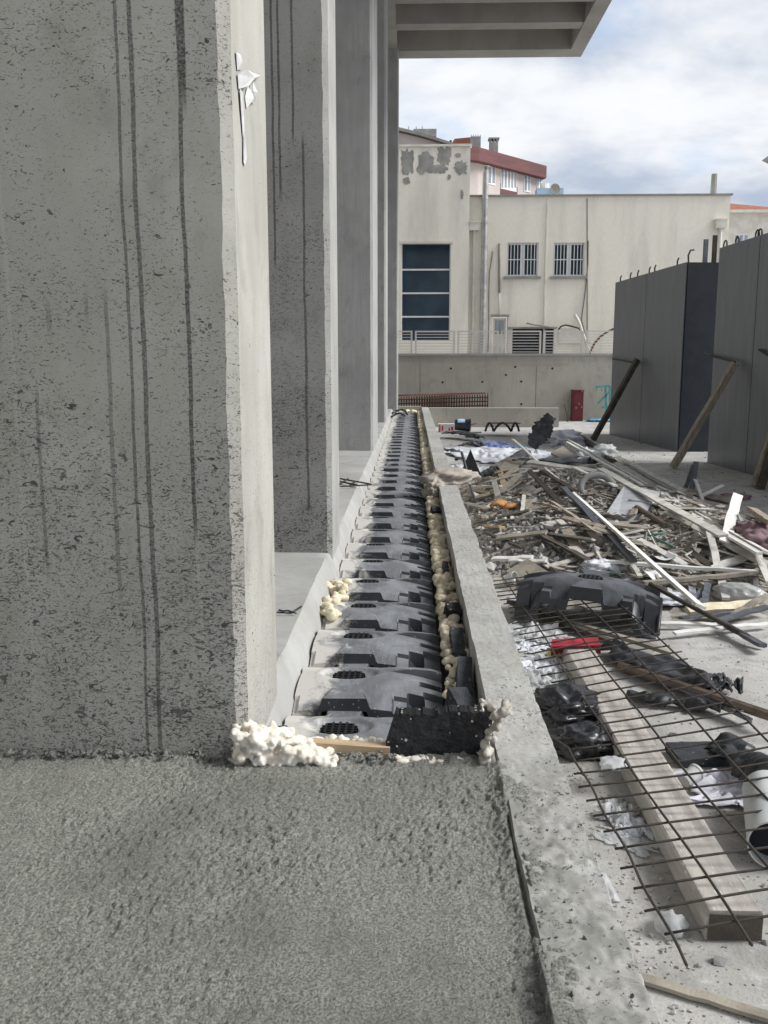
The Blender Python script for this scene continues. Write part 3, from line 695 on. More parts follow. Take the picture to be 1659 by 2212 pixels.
F = [[i * 16 + k, i * 16 + (k + 1) % 16, (i + 1) * 16 + (k + 1) % 16, (i + 1) * 16 + k] for i in range(4) for k in range(16)]
obj('reflector', V, F, M_capm, q, smooth=True); MB().tube([(c_.x, 57.62, c_.z), (c_.x, 57.7, c_.z - 1.2)], .04, 6).build('mast', M_capm, q)
# house with tiled roof on the right
rh = thing('tiled_house', 'cream house with a red tiled hip roof beyond the cream building', 'house', (22, 62, 0)); Y_ = 62
xa, xb = fy(1560, 480, Y_).x, fy(1700, 480, Y_).x; ze = zc(1600, 461, Y_)
MB().b2(xa, xb, Y_, Y_ + 8, 0, ze).build('wall', M_trimw, rh)
MB().b2(xa - .3, xb + .3, Y_ - .4, Y_ + 8, ze + .002, ze + .18).build('eaves', M_trimw, rh)
MB().prism([(xa, Y_ - .35, ze + .182), (xb + .2, Y_ - .35, ze + .182), (xb - 3, Y_ + 2, zc(1600, 428, Y_)), (xa + .3, Y_ + 2, zc(1600, 428, Y_))], (0, 4, .05)).build('roof', M_rooft, rh)
qq = R4(1584, 1617, 505, 545, Y_); wn = MB().b2(qq[0], qq[1], Y_ - .04, Y_ - .003, qq[2], qq[3]).build('window', M_wframe, rh)
for k in range(3):
    dx_ = (qq[1] - qq[0]) / 3; MB().b2(qq[0] + k * dx_ + .06, qq[0] + (k + 1) * dx_ - .06, Y_ - .052, Y_ - .041, qq[2] + .1, qq[3] - .1).build('pane', M_glass2, wn)
q = fy(1656, 338, 50); tag(MB().prism([(q.x - .25, 50, q.z - .2), (q.x + 6, 50, q.z - .2), (q.x + 6, 50, q.z + 1.4), (q.x + .1, 50, q.z + .05)], (4, 5, 0)).build('roof_overhang', M_capm), 'grey roof corner of a taller neighbour above the formwork', 'roof')

# ------------------------------------------------------------------ black formwork walls and braces
A, B, C = fz(1316, 938), fz(1462, 976), fz(1530, 979); D, E = fz(1527, 999), fz(1662, 1037)
zt1 = (fplane(1330, 616, A, Vector((0, 1, 0))).z + fplane(1474, 559, B, Vector((0, 1, 0))).z) / 2
zt2 = fplane(1557, 536, D, Vector((0, 1, 0))).z
def formwork(name, label, P, Q, zt, npan, dep, seed):
    dq = (Q - P).normalized(); nrm = Vector((dq.y, -dq.x, 0))
    if nrm.x > 0: nrm = -nrm
    e = thing(name, label, 'formwork', P)
    MB().prism([P - nrm * .022, Q - nrm * .022, Q - nrm * dep, P - nrm * dep], (0, 0, zt - .02)).build('core', M_plyshade, e)
    L = (Q - P).length
    for k in range(npan):
        a, c = P + dq * (L * k / npan + .014), P + dq * (L * (k + 1) / npan - .014)
        MB().prism([a, c, c - nrm * .02, a - nrm * .02], (0, 0, zt)).build('panel', M_ply, e)
    return e, dq, nrm
f1, d1, n1_ = formwork('formwork_wall', 'black plywood formwork wall with a narrow dark end face and looped wire on top', A, B, zt1, 2, 1.15, 1)
en = (C - B); enl = (C - B).length
MB().prism([B + d1 * .002 - n1_ * .03, B + d1 * .03 - n1_ * .03, B + d1 * .03 - n1_ * 1.15, B + d1 * .002 - n1_ * 1.15], (0, 0, zt1 - .01)).build('end_panel', M_plyshade, f1)
f2, d2, n2_ = formwork('formwork_wall', 'tall black plywood formwork wall running out behind the double brace', D, D + (E - D) * 2.6, zt2, 4, 1.15, 2)
def ringwire(c, r, axis, rr, m_, nm, par):
    pts = [c + Vector((axis.x * r * math.cos(t), axis.y * r * math.cos(t), r * math.sin(t))) for t in np.linspace(-1.2, 4.4, 12)]
    MB().tube(pts, rr, 5).build(nm, m_, par)
for cu, cv in ((893, 560), (967, 530), (1092, 475), (1108, 472)):
    q = fplane(1253 + cu * .3517, 328.4 + cv * .3517, D - n2_ * .15, n2_); q.z = zt2 + .08; ringwire(q, .09, d2, .018, M_rebar, 'wire_loop', f2)
for cu in (250, 310, 355, 425, 458, 595):
    q = fplane(1253 + cu * .3517, 590, A - n1_ * .1, n1_); MB().tube([Vector((q.x, q.y, zt1 - .05)), Vector((q.x, q.y, zt1 + .12)), Vector((q.x + .03, q.y, zt1 + .2))], .022, 5).build('wire_tie', M_rebar, f1)
q = B - n1_ * .05; MB().tube([q + Vector((0, 0, zt1 - .1)), q + Vector((-.05, -.1, zt1 + .15)), q + Vector((0, -.1, zt1 + .27)), q + Vector((.09, -.1, zt1 + .28))], .022, 6).build('wire_tie', M_rebar, f1)
for k, (o_, hh) in enumerate(((.62, .62), (.85, .72))):
    q = B - n1_ * o_ + d1 * -.4; tag(MB().box(q + Vector((0, 0, zt1 + hh / 2 - .02)), (.11, .06, hh)).build('formwork_post', M_metal if k == 0 else M_woodd),
        ('blue-grey steel post' if k == 0 else 'dark timber post') + ' sticking up behind the formwork end', 'post')
def brace(foot, topu, topv, P, n_, wd, th, label, m_=M_brace):
    t_ = fplane(topu, topv, P + n_ * .14, n_)
    return tag(MB().bar(foot, t_, wd, th, up=n_, n=8, wob=.008, seed=int(topu)).build('timber_brace', m_), label, 'brace'), t_
_, t1 = brace(fz(1281, 950, .03), 1378, 776, A, n1_, .19, .13, 'dark timber brace propping the formwork wall with the end face', M_woodd)
_, t2 = brace(fz(1453, 1010, .03), 1588, 784, D, n2_, .17, .12, 'long straight weathered brace leaning on the tall formwork wall')
_, t3 = brace(fz(1630, 1051, .03), 1712, 800, D, n2_, .13, .11, 'outer timber of the double brace by the tall formwork')
_, t4 = brace(fz(1643, 1054, .03), 1724, 800, D, n2_, .13, .11, 'inner darker timber of the double brace by the tall formwork', M_woodd)
def trod(p, q, label): return tag(MB().tube([p, q], .025, 6).build('tie_rod', M_rebar), label, 'rod')
trod(fplane(1323, 775, A + n1_ * .05, n1_), t1 + Vector((0, 0, -.12)), 'thin steel tie rod from the formwork edge to the dark brace')
trod(fplane(1520, 764, D + n2_ * .05, n2_), t2 + Vector((0, 0, .02)), 'thin steel tie rod above the long weathered brace')
trod(fplane(1640, 755, D + n2_ * .05, n2_), t3 + Vector((0, 0, 0)), 'thin steel tie rod meeting the double brace')

# ================================================================== DOME FORMS
DH = .45
def dome_height(u, v, loose=False):
    a, b_ = np.abs(u) / .525, np.abs(v) / .375; au = np.abs(u); vv = -np.abs(v) if loose else v
    cu, cv = (.15, .17) if loose else (.080, .085)
    D = DH - cu * a ** 2.2 - cv * b_ ** 2.2; z = D.copy()
    # raised fin running out to the far corner, with its dark face toward the hole
    line = .085 + au * 0; fin = sst(np.where(loose, np.abs(v), v) - line, 0, .012) * np.clip((au - .17) / .30, 0, 1); z = z + .050 * fin
    # triangular notch in the side edge
    nw = np.clip((au - .37) / .155, 0, 1) * .085; nt = (vv < -.03) & (vv > -.10) & (au > .40); z = np.where(nt, z - (.13 if loose else .07) * np.clip((au - .36) / .10, 0, 1), z)
    # blocks and leg facets by the near corner
    z = np.where((vv < -.262) & (au > .255) & (au < .335), np.maximum(z - .02, .335), z)
    z = np.where((vv < -.215) & (au >= .335) & (au < .425), z - .05 - .9 * np.clip(au - .335, 0, 1), z)
    z = np.where((vv < -.165) & (vv > -.30) & (au >= .425), z - .035, z); z = np.where((vv <= -.30) & (au >= .425), z - (.11 if loose else .06), z)
    if loose:
        k = np.clip((a - .70) / .30, 0, 1); m_ = np.clip((b_ - .52) / .48, 0, 1); z = z * (1 - sst(np.minimum(k, m_) * 1.3, 0, .8))
    # trapezoid bridges front and back
    wf = .040 + .075 * np.clip((-vv - .12) / .255, 0, 1); rf = sst(wf + .022 - au, 0, .022) * sst(-vv, .115, .15)
    z = z + rf * np.maximum(DH - .012 - .02 * b_ - z, 0) * np.clip((-vv - .10) / .12, 0, 1)
    if not loose:
        wr = .055 + .035 * np.clip((v - .2) / .175, 0, 1); rb = sst(wr + .02 - au, 0, .02) * sst(v, .20, .23); z = z + rb * (np.maximum(DH - .050, z) - z)
    r = np.hypot(u, v); r2 = np.hypot(u * .8, v - .035)
    z = z - .022 * sst(r2, .145, .10) - .06 * sst(r, .092, .086)
    return np.maximum(z, 0)
def dome_mesh(umin, umax, nu, nv, skirt=.07, loose=False):
    us = np.linspace(umin, umax, nu); vs = np.linspace(-.375, .375, nv); U, W = np.meshgrid(us, vs, indexing='ij')
    Z = dome_height(U, W, loose); V = np.stack([U, W, Z], -1).reshape(-1, 3).tolist(); F = gridfaces(nu, nv).tolist()
    ring = [i * nv for i in range(nu)] + [(nu - 1) * nv + j for j in range(1, nv)] + [i * nv + nv - 1 for i in range(nu - 2, -1, -1)] + [j for j in range(nv - 2, 0, -1)]
    k = len(V)
    for i in ring: p = V[i]; V.append([p[0], p[1], max(0, p[2] - skirt)])
    n = len(ring)
    for i in range(n): j = (i + 1) % n; F.append([ring[i], k + i, k + j, ring[j]])
    return V, F
def grille_mb():
    g = MB(); R_ = .092
    for k in range(-2, 3):
        o_ = k * .033; l_ = math.sqrt(max(0, R_ * R_ - o_ * o_))
        g.box((o_, 0, DH - .030), (.011, 2 * l_, .040)); g.box((0, o_, DH - .0305), (2 * l_, .011, .0395))
    return g
V, F = dome_mesh(-.275, .525, 82, 78)
proto = thing('dome_form', 'x', 'dome form')
obj('shell', V, F, M_dome, proto, smooth=32, local=True); grille_mb().build('vent_grille', M_grille, proto, local=True)
HX, HY0, SP = -.345, 4.10, .752
rr = random.Random(5)
ORD = 'second third fourth fifth sixth seventh eighth ninth tenth eleventh twelfth thirteenth fourteenth'.split()
for i in range(39):
    o = proto if i == 0 else copy_tree(proto)
    o.location = (HX + rr.uniform(-.004, .004) * (i > 0), HY0 + i * SP, ZD + rr.uniform(-.006, .006)); o.rotation_euler = (math.radians(-3.6), rr.uniform(-.01, .01), rr.uniform(-.008, .008))
    if i == 0: tag(o, 'black plastic dome form half hidden behind the black foam block and white foam', 'dome form', 'dome forms laid in a row')
    else: tag(o, (ORD[i - 1] + ' dusty black dome form in the trench row counting from the black foam block') if i <= len(ORD) else 'far dusty black dome form in the trench row beyond the beige sack', 'dome form', 'dome forms laid in a row')
# loose dome on the floor
V, F = dome_mesh(-.525, .525, 106, 78, .13, True)
ld = thing('dome_form', 'loose upturned-edge black plastic dome form lying by the rebar mesh and debris', 'dome form', (1.56, 7.80, .02), (math.radians(-2), math.radians(3), math.radians(-16)))
obj('shell', V, F, M_dome2, ld, smooth=32, local=True); grille_mb().build('vent_grille', M_grille, ld, local=True)
rim = MB()
rim.tube([(.53, y_, .02 + .27 * math.cos(y_ * 4.0)) for y_ in np.linspace(-.375, .36, 12)], .018, 6); rim.build('edge_rim', M_blackpl, ld, smooth=True, local=True)
ld.scale = (1.14, 1.08, .86)

# ------------------------------------------------------------------ foam along the trench, foam blocks
rng = np.random.default_rng(3)
def fuse(o, vox):
    m_ = o.modifiers.new('fuse', 'REMESH'); m_.mode = 'VOXEL'; m_.voxel_size = vox; m_.use_smooth_shade = True
    m2 = o.modifiers.new('soft', 'SMOOTH'); m2.factor = .5; m2.iterations = 3
    return o
def foamrun(name, label, y0, y1, m_, dens, rmin, rmax, xr=(.215, .335), base=ICO2, z=.50):
    sp = []
    n = int((y1 - y0) * dens)
    for _ in range(n):
        r = rng.uniform(rmin, rmax); sp.append((rng.uniform(*xr), rng.uniform(y0, y1), z - .02 + rng.uniform(-.03, .055), r, r * rng.uniform(.8, 1.3), r * rng.uniform(.7, 1.0)))
    v, f = blobs(sp, base, .25, 2.6, int(y0 * 10)); return tag(fuse(obj(name, v, f, m_, smooth=True), .02 if base is ICO1 else .0075), label, 'foam')
foamrun('foam_bead', 'dirty cream foam bead between grey foam chips near the black foam block', 3.75, 5.2, M_foamy, 80, .014, .034, (.19, .34))
foamrun('foam_bead', 'lumpy pale yellow foam bead filling the gap beside the domes', 5.2, 8.4, M_foamy, 120, .016, .044)
foamrun('foam_bead', 'thick yellow foam bead next to the upstand before the beige sack', 8.5, 11.6, M_foamy, 110, .02, .05)
foamrun('foam_bead', 'far stretch of yellow foam bead past the beige sack', 12.0, 33.0, M_foamy, 45, .035, .065, base=ICO1)
foamrun('foam_bead', 'yellow foam lump between the domes and the ledge face', 6.05, 7.0, M_foamy, 60, .02, .05, (-.66, -.50), z=.51)
foamrun('foam_bead', 'cream foam closing the far end of the trench', 32.7, 33.1, M_foamy, 120, .04, .07, (-.45, .2), base=ICO1, z=.53)
def chip(c, d, m_, rz, label, tilt=.15, nm='foam_chip'):
    R_ = Euler((tilt, tilt * .7, rz)).to_matrix(); n = 6
    bm = bmesh.new(); bmesh.ops.create_cube(bm, size=1); bmesh.ops.subdivide_edges(bm, edges=bm.edges, cuts=5, use_grid_fill=True)
    V = np.array([p.co[:] for p in bm.verts]) * np.array(d); F = [[q.index for q in p.verts] for p in bm.faces]; bm.free()
    V = V + .05 * min(d) * np.stack([fbm(V[:, 0] * 40, V[:, 1] * 40, V[:, 2] * 40 + s_ * 9, 7, 2) for s_ in range(3)], 1)
    V = V @ np.array(R_).T + np.array(c); return tag(obj(nm, V, F, m_, smooth=40), label, 'foam chip')
chip((.29, 6.05, .55), (.10, .16, .10), M_eps, .1, 'square black foam chip set on end in the yellow foam')
chip((.285, 5.35, .53), (.08, .36, .10), M_eps2, .03, 'long grey foam chip beside the yellow foam lumps')
chip((.29, 4.72, .53), (.08, .40, .12), M_eps2, -.05, 'ragged dark grey foam strip along the upstand')
chip((.255, 4.30, .55), (.10, .22, .12), M_eps2, .25, 'grey foam chip wedged near the black foam block')
chip((.30, 4.02, .565), (.06, .30, .08), M_woodg, -.28, 'short grey wood offcut wedged behind the black foam block', .1, 'wood_offcut')
chip((.28, 10.3, .54), (.10, .20, .12), M_eps, .1, 'small black foam chip in the thick yellow foam')
chip((.285, 7.3, .50), (.05, .5, .1), M_eps2, .0, 'thin dark foam strip between two yellow foam runs')
# ---- front closing pieces
sp = []
for _ in range(520):
    t_ = rng.uniform(0, 1); u_ = 512 + 215 * t_ ** 1.1; hmax = .135 * (1 - t_) ** .8 + .028
    q = fy(u_, 1640, 3.50); zz = .62 + rng.uniform(0, 1) ** .8 * hmax; r = rng.uniform(.007, .022)
    sp.append((q.x + rng.uniform(-.012, .012), 3.50 + rng.uniform(-.075, .10), zz, r, r * rng.uniform(.8, 1.2), r * rng.uniform(.8, 1.15)))
for t_ in np.linspace(.02, .75, 16):
    q = fy(512 + 215 * t_, 1640, 3.50); hm = .11 * (1 - t_) ** .8 + .02
    for _ in range(2): sp.append((q.x + .01, 3.51 + rng.uniform(-.02, .05), .62 + hm * rng.uniform(.15, .75), .045, .05, .03 + hm * .25))
v, f = blobs(sp, ICO3, .30, 2.2, 77); tag(fuse(obj('foam_mass', v, f, M_foamw, smooth=True), .0055), 'big lumpy white foam mass at the foot of the speckled pier', 'foam')
sp = [(x, 3.62 + rng.uniform(-.02, .02), .655 + rng.uniform(-.01, .018), r, r, r * .9) for x, r in ((rng.uniform(-.40, -.05), rng.uniform(.012, .024)) for _ in range(40))]
v, f = blobs(sp, ICO2, .25, 2.4, 78); tag(obj('foam_bead', v, f, M_foamw, smooth=True), 'thin white foam line behind the pine lath', 'foam')
p0_, p1_ = fy(655, 1612, 3.52), fy(832, 1622, 3.52)
tag(MB().bar((p0_.x, 3.55, p0_.z - .012), (p1_.x + .02, 3.53, p1_.z - .008), .05, .055, n=5, wob=.002).build('pine_lath', M_wood), 'fresh pine lath pressed into the wet concrete beside white foam', 'lath')
q = fy(600, 1583, 3.72); chip((q.x, 3.70, q.z - .02), (.11, .12, .06), M_eps2, .4, 'small grey foam lump behind the white foam mass')
# black foam block
Yb = 3.50
cs = [fy(822, 1648, Yb), fy(1040, 1655, Yb), fy(1068, 1545, Yb + .06), fy(856, 1543, Yb + .06)]
nU, nW = 60, 34; V = []
for s_ in (0, 1):
    for i in range(nU):
        for j in range(nW):
            a, c = i / (nU - 1), j / (nW - 1)
            p = (cs[0] * (1 - a) + cs[1] * a) * (1 - c) + (cs[3] * (1 - a) + cs[2] * a) * c
            rag = .005 * float(fbm(a * 24, c * 14, 0, 15, 3)) * (1 if s_ == 0 else .4)
            top = (.005 * float(fbm(a * 40, 3, 0, 16, 3)) + .012 * float(sst(np.array(a), .35, .55))) * c ** 6
            V.append((p.x, p.y + s_ * .075 + rag * .5, p.z + top))
G = gridfaces(nU, nW); F = G.tolist() + (G[:, ::-1] + nU * nW).tolist(); N = nU * nW
ring = [i * nW for i in range(nU)] + [(nU - 1) * nW + j for j in range(1, nW)] + [i * nW + nW - 1 for i in range(nU - 2, -1, -1)] + [j for j in range(nW - 2, 0, -1)]
F += [[ring[i], ring[(i + 1) % len(ring)], ring[(i + 1) % len(ring)] + N, ring[i] + N][::-1] for i in range(len(ring))]
tag(obj('foam_block', V, F, M_eps, smooth=35), 'black foam block standing on edge at the end of the wet concrete', 'foam block')
sp = []
for u_, v_, r in [(1048, 1640, .03), (1052, 1622, .03), (1050, 1605, .028), (1060, 1590, .026), (1066, 1573, .026), (1070, 1556, .026), (1074, 1540, .028), (1084, 1530, .03), (1092, 1524, .026), (1098, 1530, .022), (1060, 1523, .022), (1046, 1521, .018), (1038, 1632, .022), (1042, 1650, .024)]:
    for _ in range(5):
        q = fy(u_ + rng.uniform(-7, 7), v_ + rng.uniform(-6, 6), 3.49); sp.append((q.x, 3.47 + rng.uniform(-.03, .05), q.z, r * rng.uniform(.4, .75), r * .7, r * rng.uniform(.4, .75)))
v, f = blobs(sp, ICO2, .3, 2.4, 79); tag(fuse(obj('foam_mass', v, f, M_foamb, smooth=True), .005), 'dirty cream foam oozing between the black foam block and the upstand', 'foam')
sp = [(x, 3.475 + rng.uniform(-.015, .015), .645 + rng.uniform(-.006, .012), r * 1.4, r, r * .8) for x, r in ((rng.uniform(-.07, .20), rng.uniform(.010, .020)) for _ in range(36))]
v, f = blobs(sp, ICO2, .3, 2.4, 80); tag(obj('foam_bead', v, f, M_foamw, smooth=True), 'white foam smeared along the foot of the black foam block', 'foam')
# crumbs of wet concrete along the front edge
pts = [(x, 3.475 + rng.uniform(-.03, .03), ZWET + .008 + rng.uniform(-.006, .012)) for x in rng.uniform(-1.75, -.05, 420)]
v, f = scatter(pts, rng.uniform(.004, .017, 420), seed=12); tag(obj('wet_crumbs', v, f, M_wet), 'dark crumbs of wet concrete heaped along the pier foot', 'concrete', kind='stuff')

# ------------------------------------------------------------------ torn paper, bits on the ledge
pp = thing('torn_paper', 'torn white paper stuck on the corner edge of the speckled pier', 'paper', fx(525, 200, -.66))
def scrap(poly, lift, seed):
    r = random.Random(seed); V = []; n = len(poly)
    for u_, v_ in poly: q = fx(u_, v_, -.667); V.append((q.x + r.uniform(.0, lift), q.y, q.z))
    c = sum((Vector(p) for p in V), Vector()) / n; V.append((c.x + lift * .7, c.y, c.z)); V2 = [(p[0] - .0015, p[1], p[2]) for p in V]
    F = [[i, (i + 1) % n, n] for i in range(n)] + [[n + 1 + (i + 1) % n, n + 1 + i, 2 * n + 1] for i in range(n)]
    return obj('scrap', V + V2, F, M_paper, pp)
scrap([(511, 160), (520, 150), (532, 156), (545, 158), (556, 164), (545, 173), (533, 176), (524, 186), (514, 192)], .03, 1)
scrap([(515, 190), (521, 200), (525, 240), (529, 300), (531, 340), (527, 359), (524, 350), (524, 300), (519, 240)], .006, 2)
scrap([(533, 186), (540, 200), (541, 215), (549, 218), (536, 222), (532, 235), (529, 210)], .02, 3)
scrap([(508, 112), (519, 118), (516, 135), (521, 150), (512, 152)], .015, 4)
scrap([(540, 176), (544, 200), (546, 214), (542, 214), (538, 196)], .02, 5)
om = thing('rebar_offcut', 'black rebar offcut mesh lying on the ledge between two piers', 'rebar', fz(770, 1040, .67))
for (u0, v0, u1, v1) in ((735, 1034, 802, 1046), (735, 1040, 775, 1049), (735, 1051, 803, 1047), (752, 1034, 736, 1044), (770, 1040, 756, 1046)):
    MB().tube([fz(u0, v0, .69), fz(u1, v1, .69)], .011, 6).build('rod', M_rebar, om)
wire('wire_scrap', [fz(u, v, .672) for u, v in ((602, 1318), (612, 1320), (622, 1319), (632, 1322), (640, 1317), (648, 1312), (651, 1310))], .006, M_blackpl, 'twisted black wire scrap on the pale ledge behind the speckled pier', 'wire')
wire('wire_scrap', [fz(u, v, .675) for u, v in ((598, 1322), (618, 1324), (634, 1323), (640, 1325))], .0045, M_blackpl, 'thin straight black wire on the pale ledge', 'wire')
wire('black_cable', [fz(u, v, z_) for u, v, z_ in ((848, 892, .62), (858, 887, .66), (868, 885, .7), (876, 888, .66), (880, 895, .56))], .035, M_blackpl, 'black corrugated cable looping at the far end of the trench', 'cable')
wire('black_cable', [fz(u, v, z_) for u, v, z_ in ((846, 900, .6), (856, 894, .64), (866, 893, .66), (874, 898, .56))], .035, M_blackpl, 'second black cable loop beside the far pier foot', 'cable')

# ================================================================== DEBRIS
GA = ((1.75, 11.3, 1.0, 2.4, .42), (3.3, 12.6, 1.2, 2.8, .52), (2.3, 15.8, 1.2, 2.0, .48), (4.3, 10.3, .9, 1.6, .30), (3.0, 9.6, .9, 1.0, .20))
def heap(x, y):
    x, y = np.asarray(x, float), np.asarray(y, float); z = 0
    for cx, cy, sx, sy, hh in GA: z = z + hh * np.exp(-((x - cx) / sx) ** 2 - ((y - cy) / sy) ** 2)
    z = np.clip(z - .05, 0, None); z = z * sst(x, .62, .95)
    return .72 * z * (1 + .22 * fbm(x * 1.3, y * 1.3, 0, 5, 3))
_hx, _hy = np.arange(0, 9, .05), np.arange(5, 22, .05); _HG = heap(*np.meshgrid(_hx, _hy, indexing='ij'))
heap_full = heap
def heap(x, y):
    if np.ndim(x): return heap_full(x, y)
    i, j = int(round(x / .05)), int(round((y - 5) / .05))
    return _HG[i, j] if 0 <= i < len(_hx) and 0 <= j < len(_hy) else 0.0
def hp(u, v, dz=0.0):
    d = ray(u, v); t = 3.0
    while t < 60:
        p = CAMP + d * t
        if p.z <= max(float(heap(p.x, p.y)), 0) + dz: return p
        t += .015
    return CAMP + d * 40
xs = np.arange(.60, 7, .07); ys = np.arange(6.5, 20.5, .07); X, Y = np.meshgrid(xs, ys, indexing='ij')
Z = heap(X, Y); Z = np.where(Z > .002, Z + .03 * fbm(X * 9, Y * 9, 0, 8, 3), 0) - .012
tag(obj('rubble_heap', np.stack([X, Y, Z], -1).reshape(-1, 3), gridfaces(len(xs), len(ys)), M_dirt, smooth=True), 'earthy heap of demolition dirt under the laths and rubble', 'heap', kind='stuff')
def heapscatter(name, n, smin, smax, m_, label, seed, region, flat=(.35, .9), dz=0.0, floor=False, power=2.2):
    r = np.random.default_rng(seed); P, S = [], []
    while len(P) < n:
        x, y = r.uniform(region[0], region[1]), r.uniform(region[2], region[3]); z = float(heap(x, y))
        if not floor and (z < .03 + .1 * r.random()): continue
        s = smin + (smax - smin) * r.random() ** power; P.append((x, y, z + dz + s * .2)); S.append(s)
    v, f = scatter(P, S, flat, seed); return tag(obj(name, v, f, m_), label, 'rubble', kind='stuff')
heapscatter('rubble_pieces', 3600, .012, .085, M_rub, 'countless small grey rubble pieces covering the heap', 1, (.68, 5.6, 7.6, 18.5))
heapscatter('rubble_pieces', 2600, .010, .065, M_rub2, 'dark slate-like chips spread over the heap beside the upstand', 2, (.66, 2.6, 8.2, 14.5))
heapscatter('rubble_pieces', 700, .015, .07, M_chunk, 'pale concrete crumbs sprinkled over the heap', 4, (.68, 5.6, 7.6, 18.5))
heapscatter('rubble_pieces', 160, .015, .06, M_brick, 'brown clay and wood crumbs in the heap', 6, (.68, 5.6, 7.6, 18.5))
heapscatter('gravel', 2200, .003, .016, M_rub, 'scattered grey grit on the dusty site floor', 7, (.64, 4.2, 2.2, 9.5), floor=True, dz=.001, power=3)
heapscatter('gravel', 1500, .008, .04, M_rub2, 'dark grit strewn across the floor toward the formwork', 9, (.7, 8.0, 8, 27), floor=True, dz=.001, power=3)
heapscatter('gravel', 1700, .003, .020, M_rub, 'fine grey dirt gathered between the upstand and the timber', 14, (.64, 1.15, 2.3, 8.0), floor=True, dz=.001, power=2.5)
r_ = np.random.default_rng(77); pts = [(r_.uniform(.36, .61), r_.uniform(1.6, 3.45), ZCURB + .002) for _ in range(420)]
v, f = scatter(pts, .0018 + .0085 * r_.random(420) ** 4, seed=15); tag(obj('wet_crumbs', v, f, M_wet), 'dark mortar crumbs scattered on the near upstand', 'concrete', kind='stuff')
# splinters
def splinters(name, n, seed, region, m_, label, lmin=.1, lmax=.5):
    r = random.Random(seed); k = MB(); c = 0
    while c < n:
        x, y = r.uniform(*region[:2]), r.uniform(*region[2:]); z = float(heap(x, y))
        if z < .04: continue
        a = r.uniform(0, 3.14); L = r.uniform(lmin, lmax); d_ = Vector((math.cos(a) * L / 2, math.sin(a) * L / 2, 0))
        p = Vector((x, y, z + .03)); p0, p1 = p - d_, p + d_
        p0.z = max(float(heap(p0.x, p0.y)), 0) + r.uniform(.01, .08); p1.z = max(float(heap(p1.x, p1.y)), 0) + r.uniform(.01, .08)
        k.bar(p0, p1, r.uniform(.012, .05), r.uniform(.006, .02)); c += 1
    return tag(k.build(name, m_), label, 'wood debris', kind='stuff')
splinters('wood_splinters', 260, 3, (2.2, 5.4, 8.6, 13.5), M_woodg, 'tangle of weathered wood splinters under the crossing laths')
splinters('wood_splinters', 70, 4, (2.4, 5.4, 8.6, 13.0), M_woodd, 'dark wood strips mixed into the tangle of splinters')
splinters('wood_splinters', 190, 5, (2.0, 5.4, 8.6, 16.0), M_lathc, 'pale thin wood slivers strewn over the heap', .1, .4)
splinters('wood_splinters', 80, 6, (.8, 1.7, 12.2, 15.2), M_woodg, 'short wood splinters piled by the shovel', .15, .5)
splinters('broken_timber', 260, 8, (1.6, 5.4, 8.4, 15.5), M_woodg, 'broken grey-brown timber scraps packed through the heap', .2, .75)
splinters('broken_timber', 120, 9, (.9, 5.4, 8.4, 16.5), M_lathc, 'dusty pale timber scraps packed through the heap', .15, .55)
heapscatter('rubble_pieces', 1500, .02, .11, M_chunk, 'dusty pale broken mortar bits through the heap', 17, (.68, 5.6, 7.8, 18.5), power=2.6)
# larger lumps, each its own
r = np.random.default_rng(21); k = 0
while k < 46:
    x, y = r.uniform(.75, 5.0), r.uniform(8.3, 17.5); z = float(heap(x, y))
    if z < .08: continue
    V, F = HULLS[r.integers(len(HULLS))]; s = r.uniform(.07, .19)
    q = (V * np.array([s, s * r.uniform(.6, 1), s * r.uniform(.22, .55)])) @ rotm(r, .5).T + np.array([x, y, z + s * .12])
    tag(obj('concrete_lump', q, F, (M_chunk, M_rub, M_rub2, M_chunk)[k % 4]), ('pale', 'mid grey', 'dark slate-grey', 'pale')[k % 4] + ' broken lump of concrete lying on the rubble heap', 'rubble', 'larger lumps on the rubble heap'); k += 1

M_rpipe = mat('rust_brown_pipe', (.20, .15, .115), (.13, .10, .08), 12, .6, .3, 80, .4, metal=.3)
r = random.Random(33); k = 0
while k < 80:
    x, y = r.uniform(.9, 5.2), r.uniform(8.4, 16.5); z = float(heap(x, y))
    if z < .06: continue
    a_ = r.gauss(-.9, .7); L_ = r.uniform(.25, .85); d_ = Vector((math.cos(a_) * L_ / 2, math.sin(a_) * L_ / 2, 0)); p0, p1 = Vector((x, y, 0)) - d_, Vector((x, y, 0)) + d_
    p0.z = max(float(heap(p0.x, p0.y)), 0) + r.uniform(.03, .13); p1.z = max(float(heap(p1.x, p1.y)), 0) + r.uniform(.03, .13)
    if min(p0.x, p1.x) < .75: continue
    tag(MB().bar(p0, p1, r.uniform(.05, .13), r.uniform(.012, .03), up=(r.uniform(-.4, .4), r.uniform(-.4, .4), 1), n=4, wob=.008, seed=k).build('timber_scrap', (M_woodg, M_lathc, M_brace, M_woodg, M_timber)[k % 5]),
        ('weathered grey-brown', 'pale dusty', 'mid brown', 'weathered grey-brown', 'light pinkish grey')[k % 5] + ' broken timber scrap lying on the rubble heap', 'timber scrap', 'timber scraps on the rubble heap'); k += 1
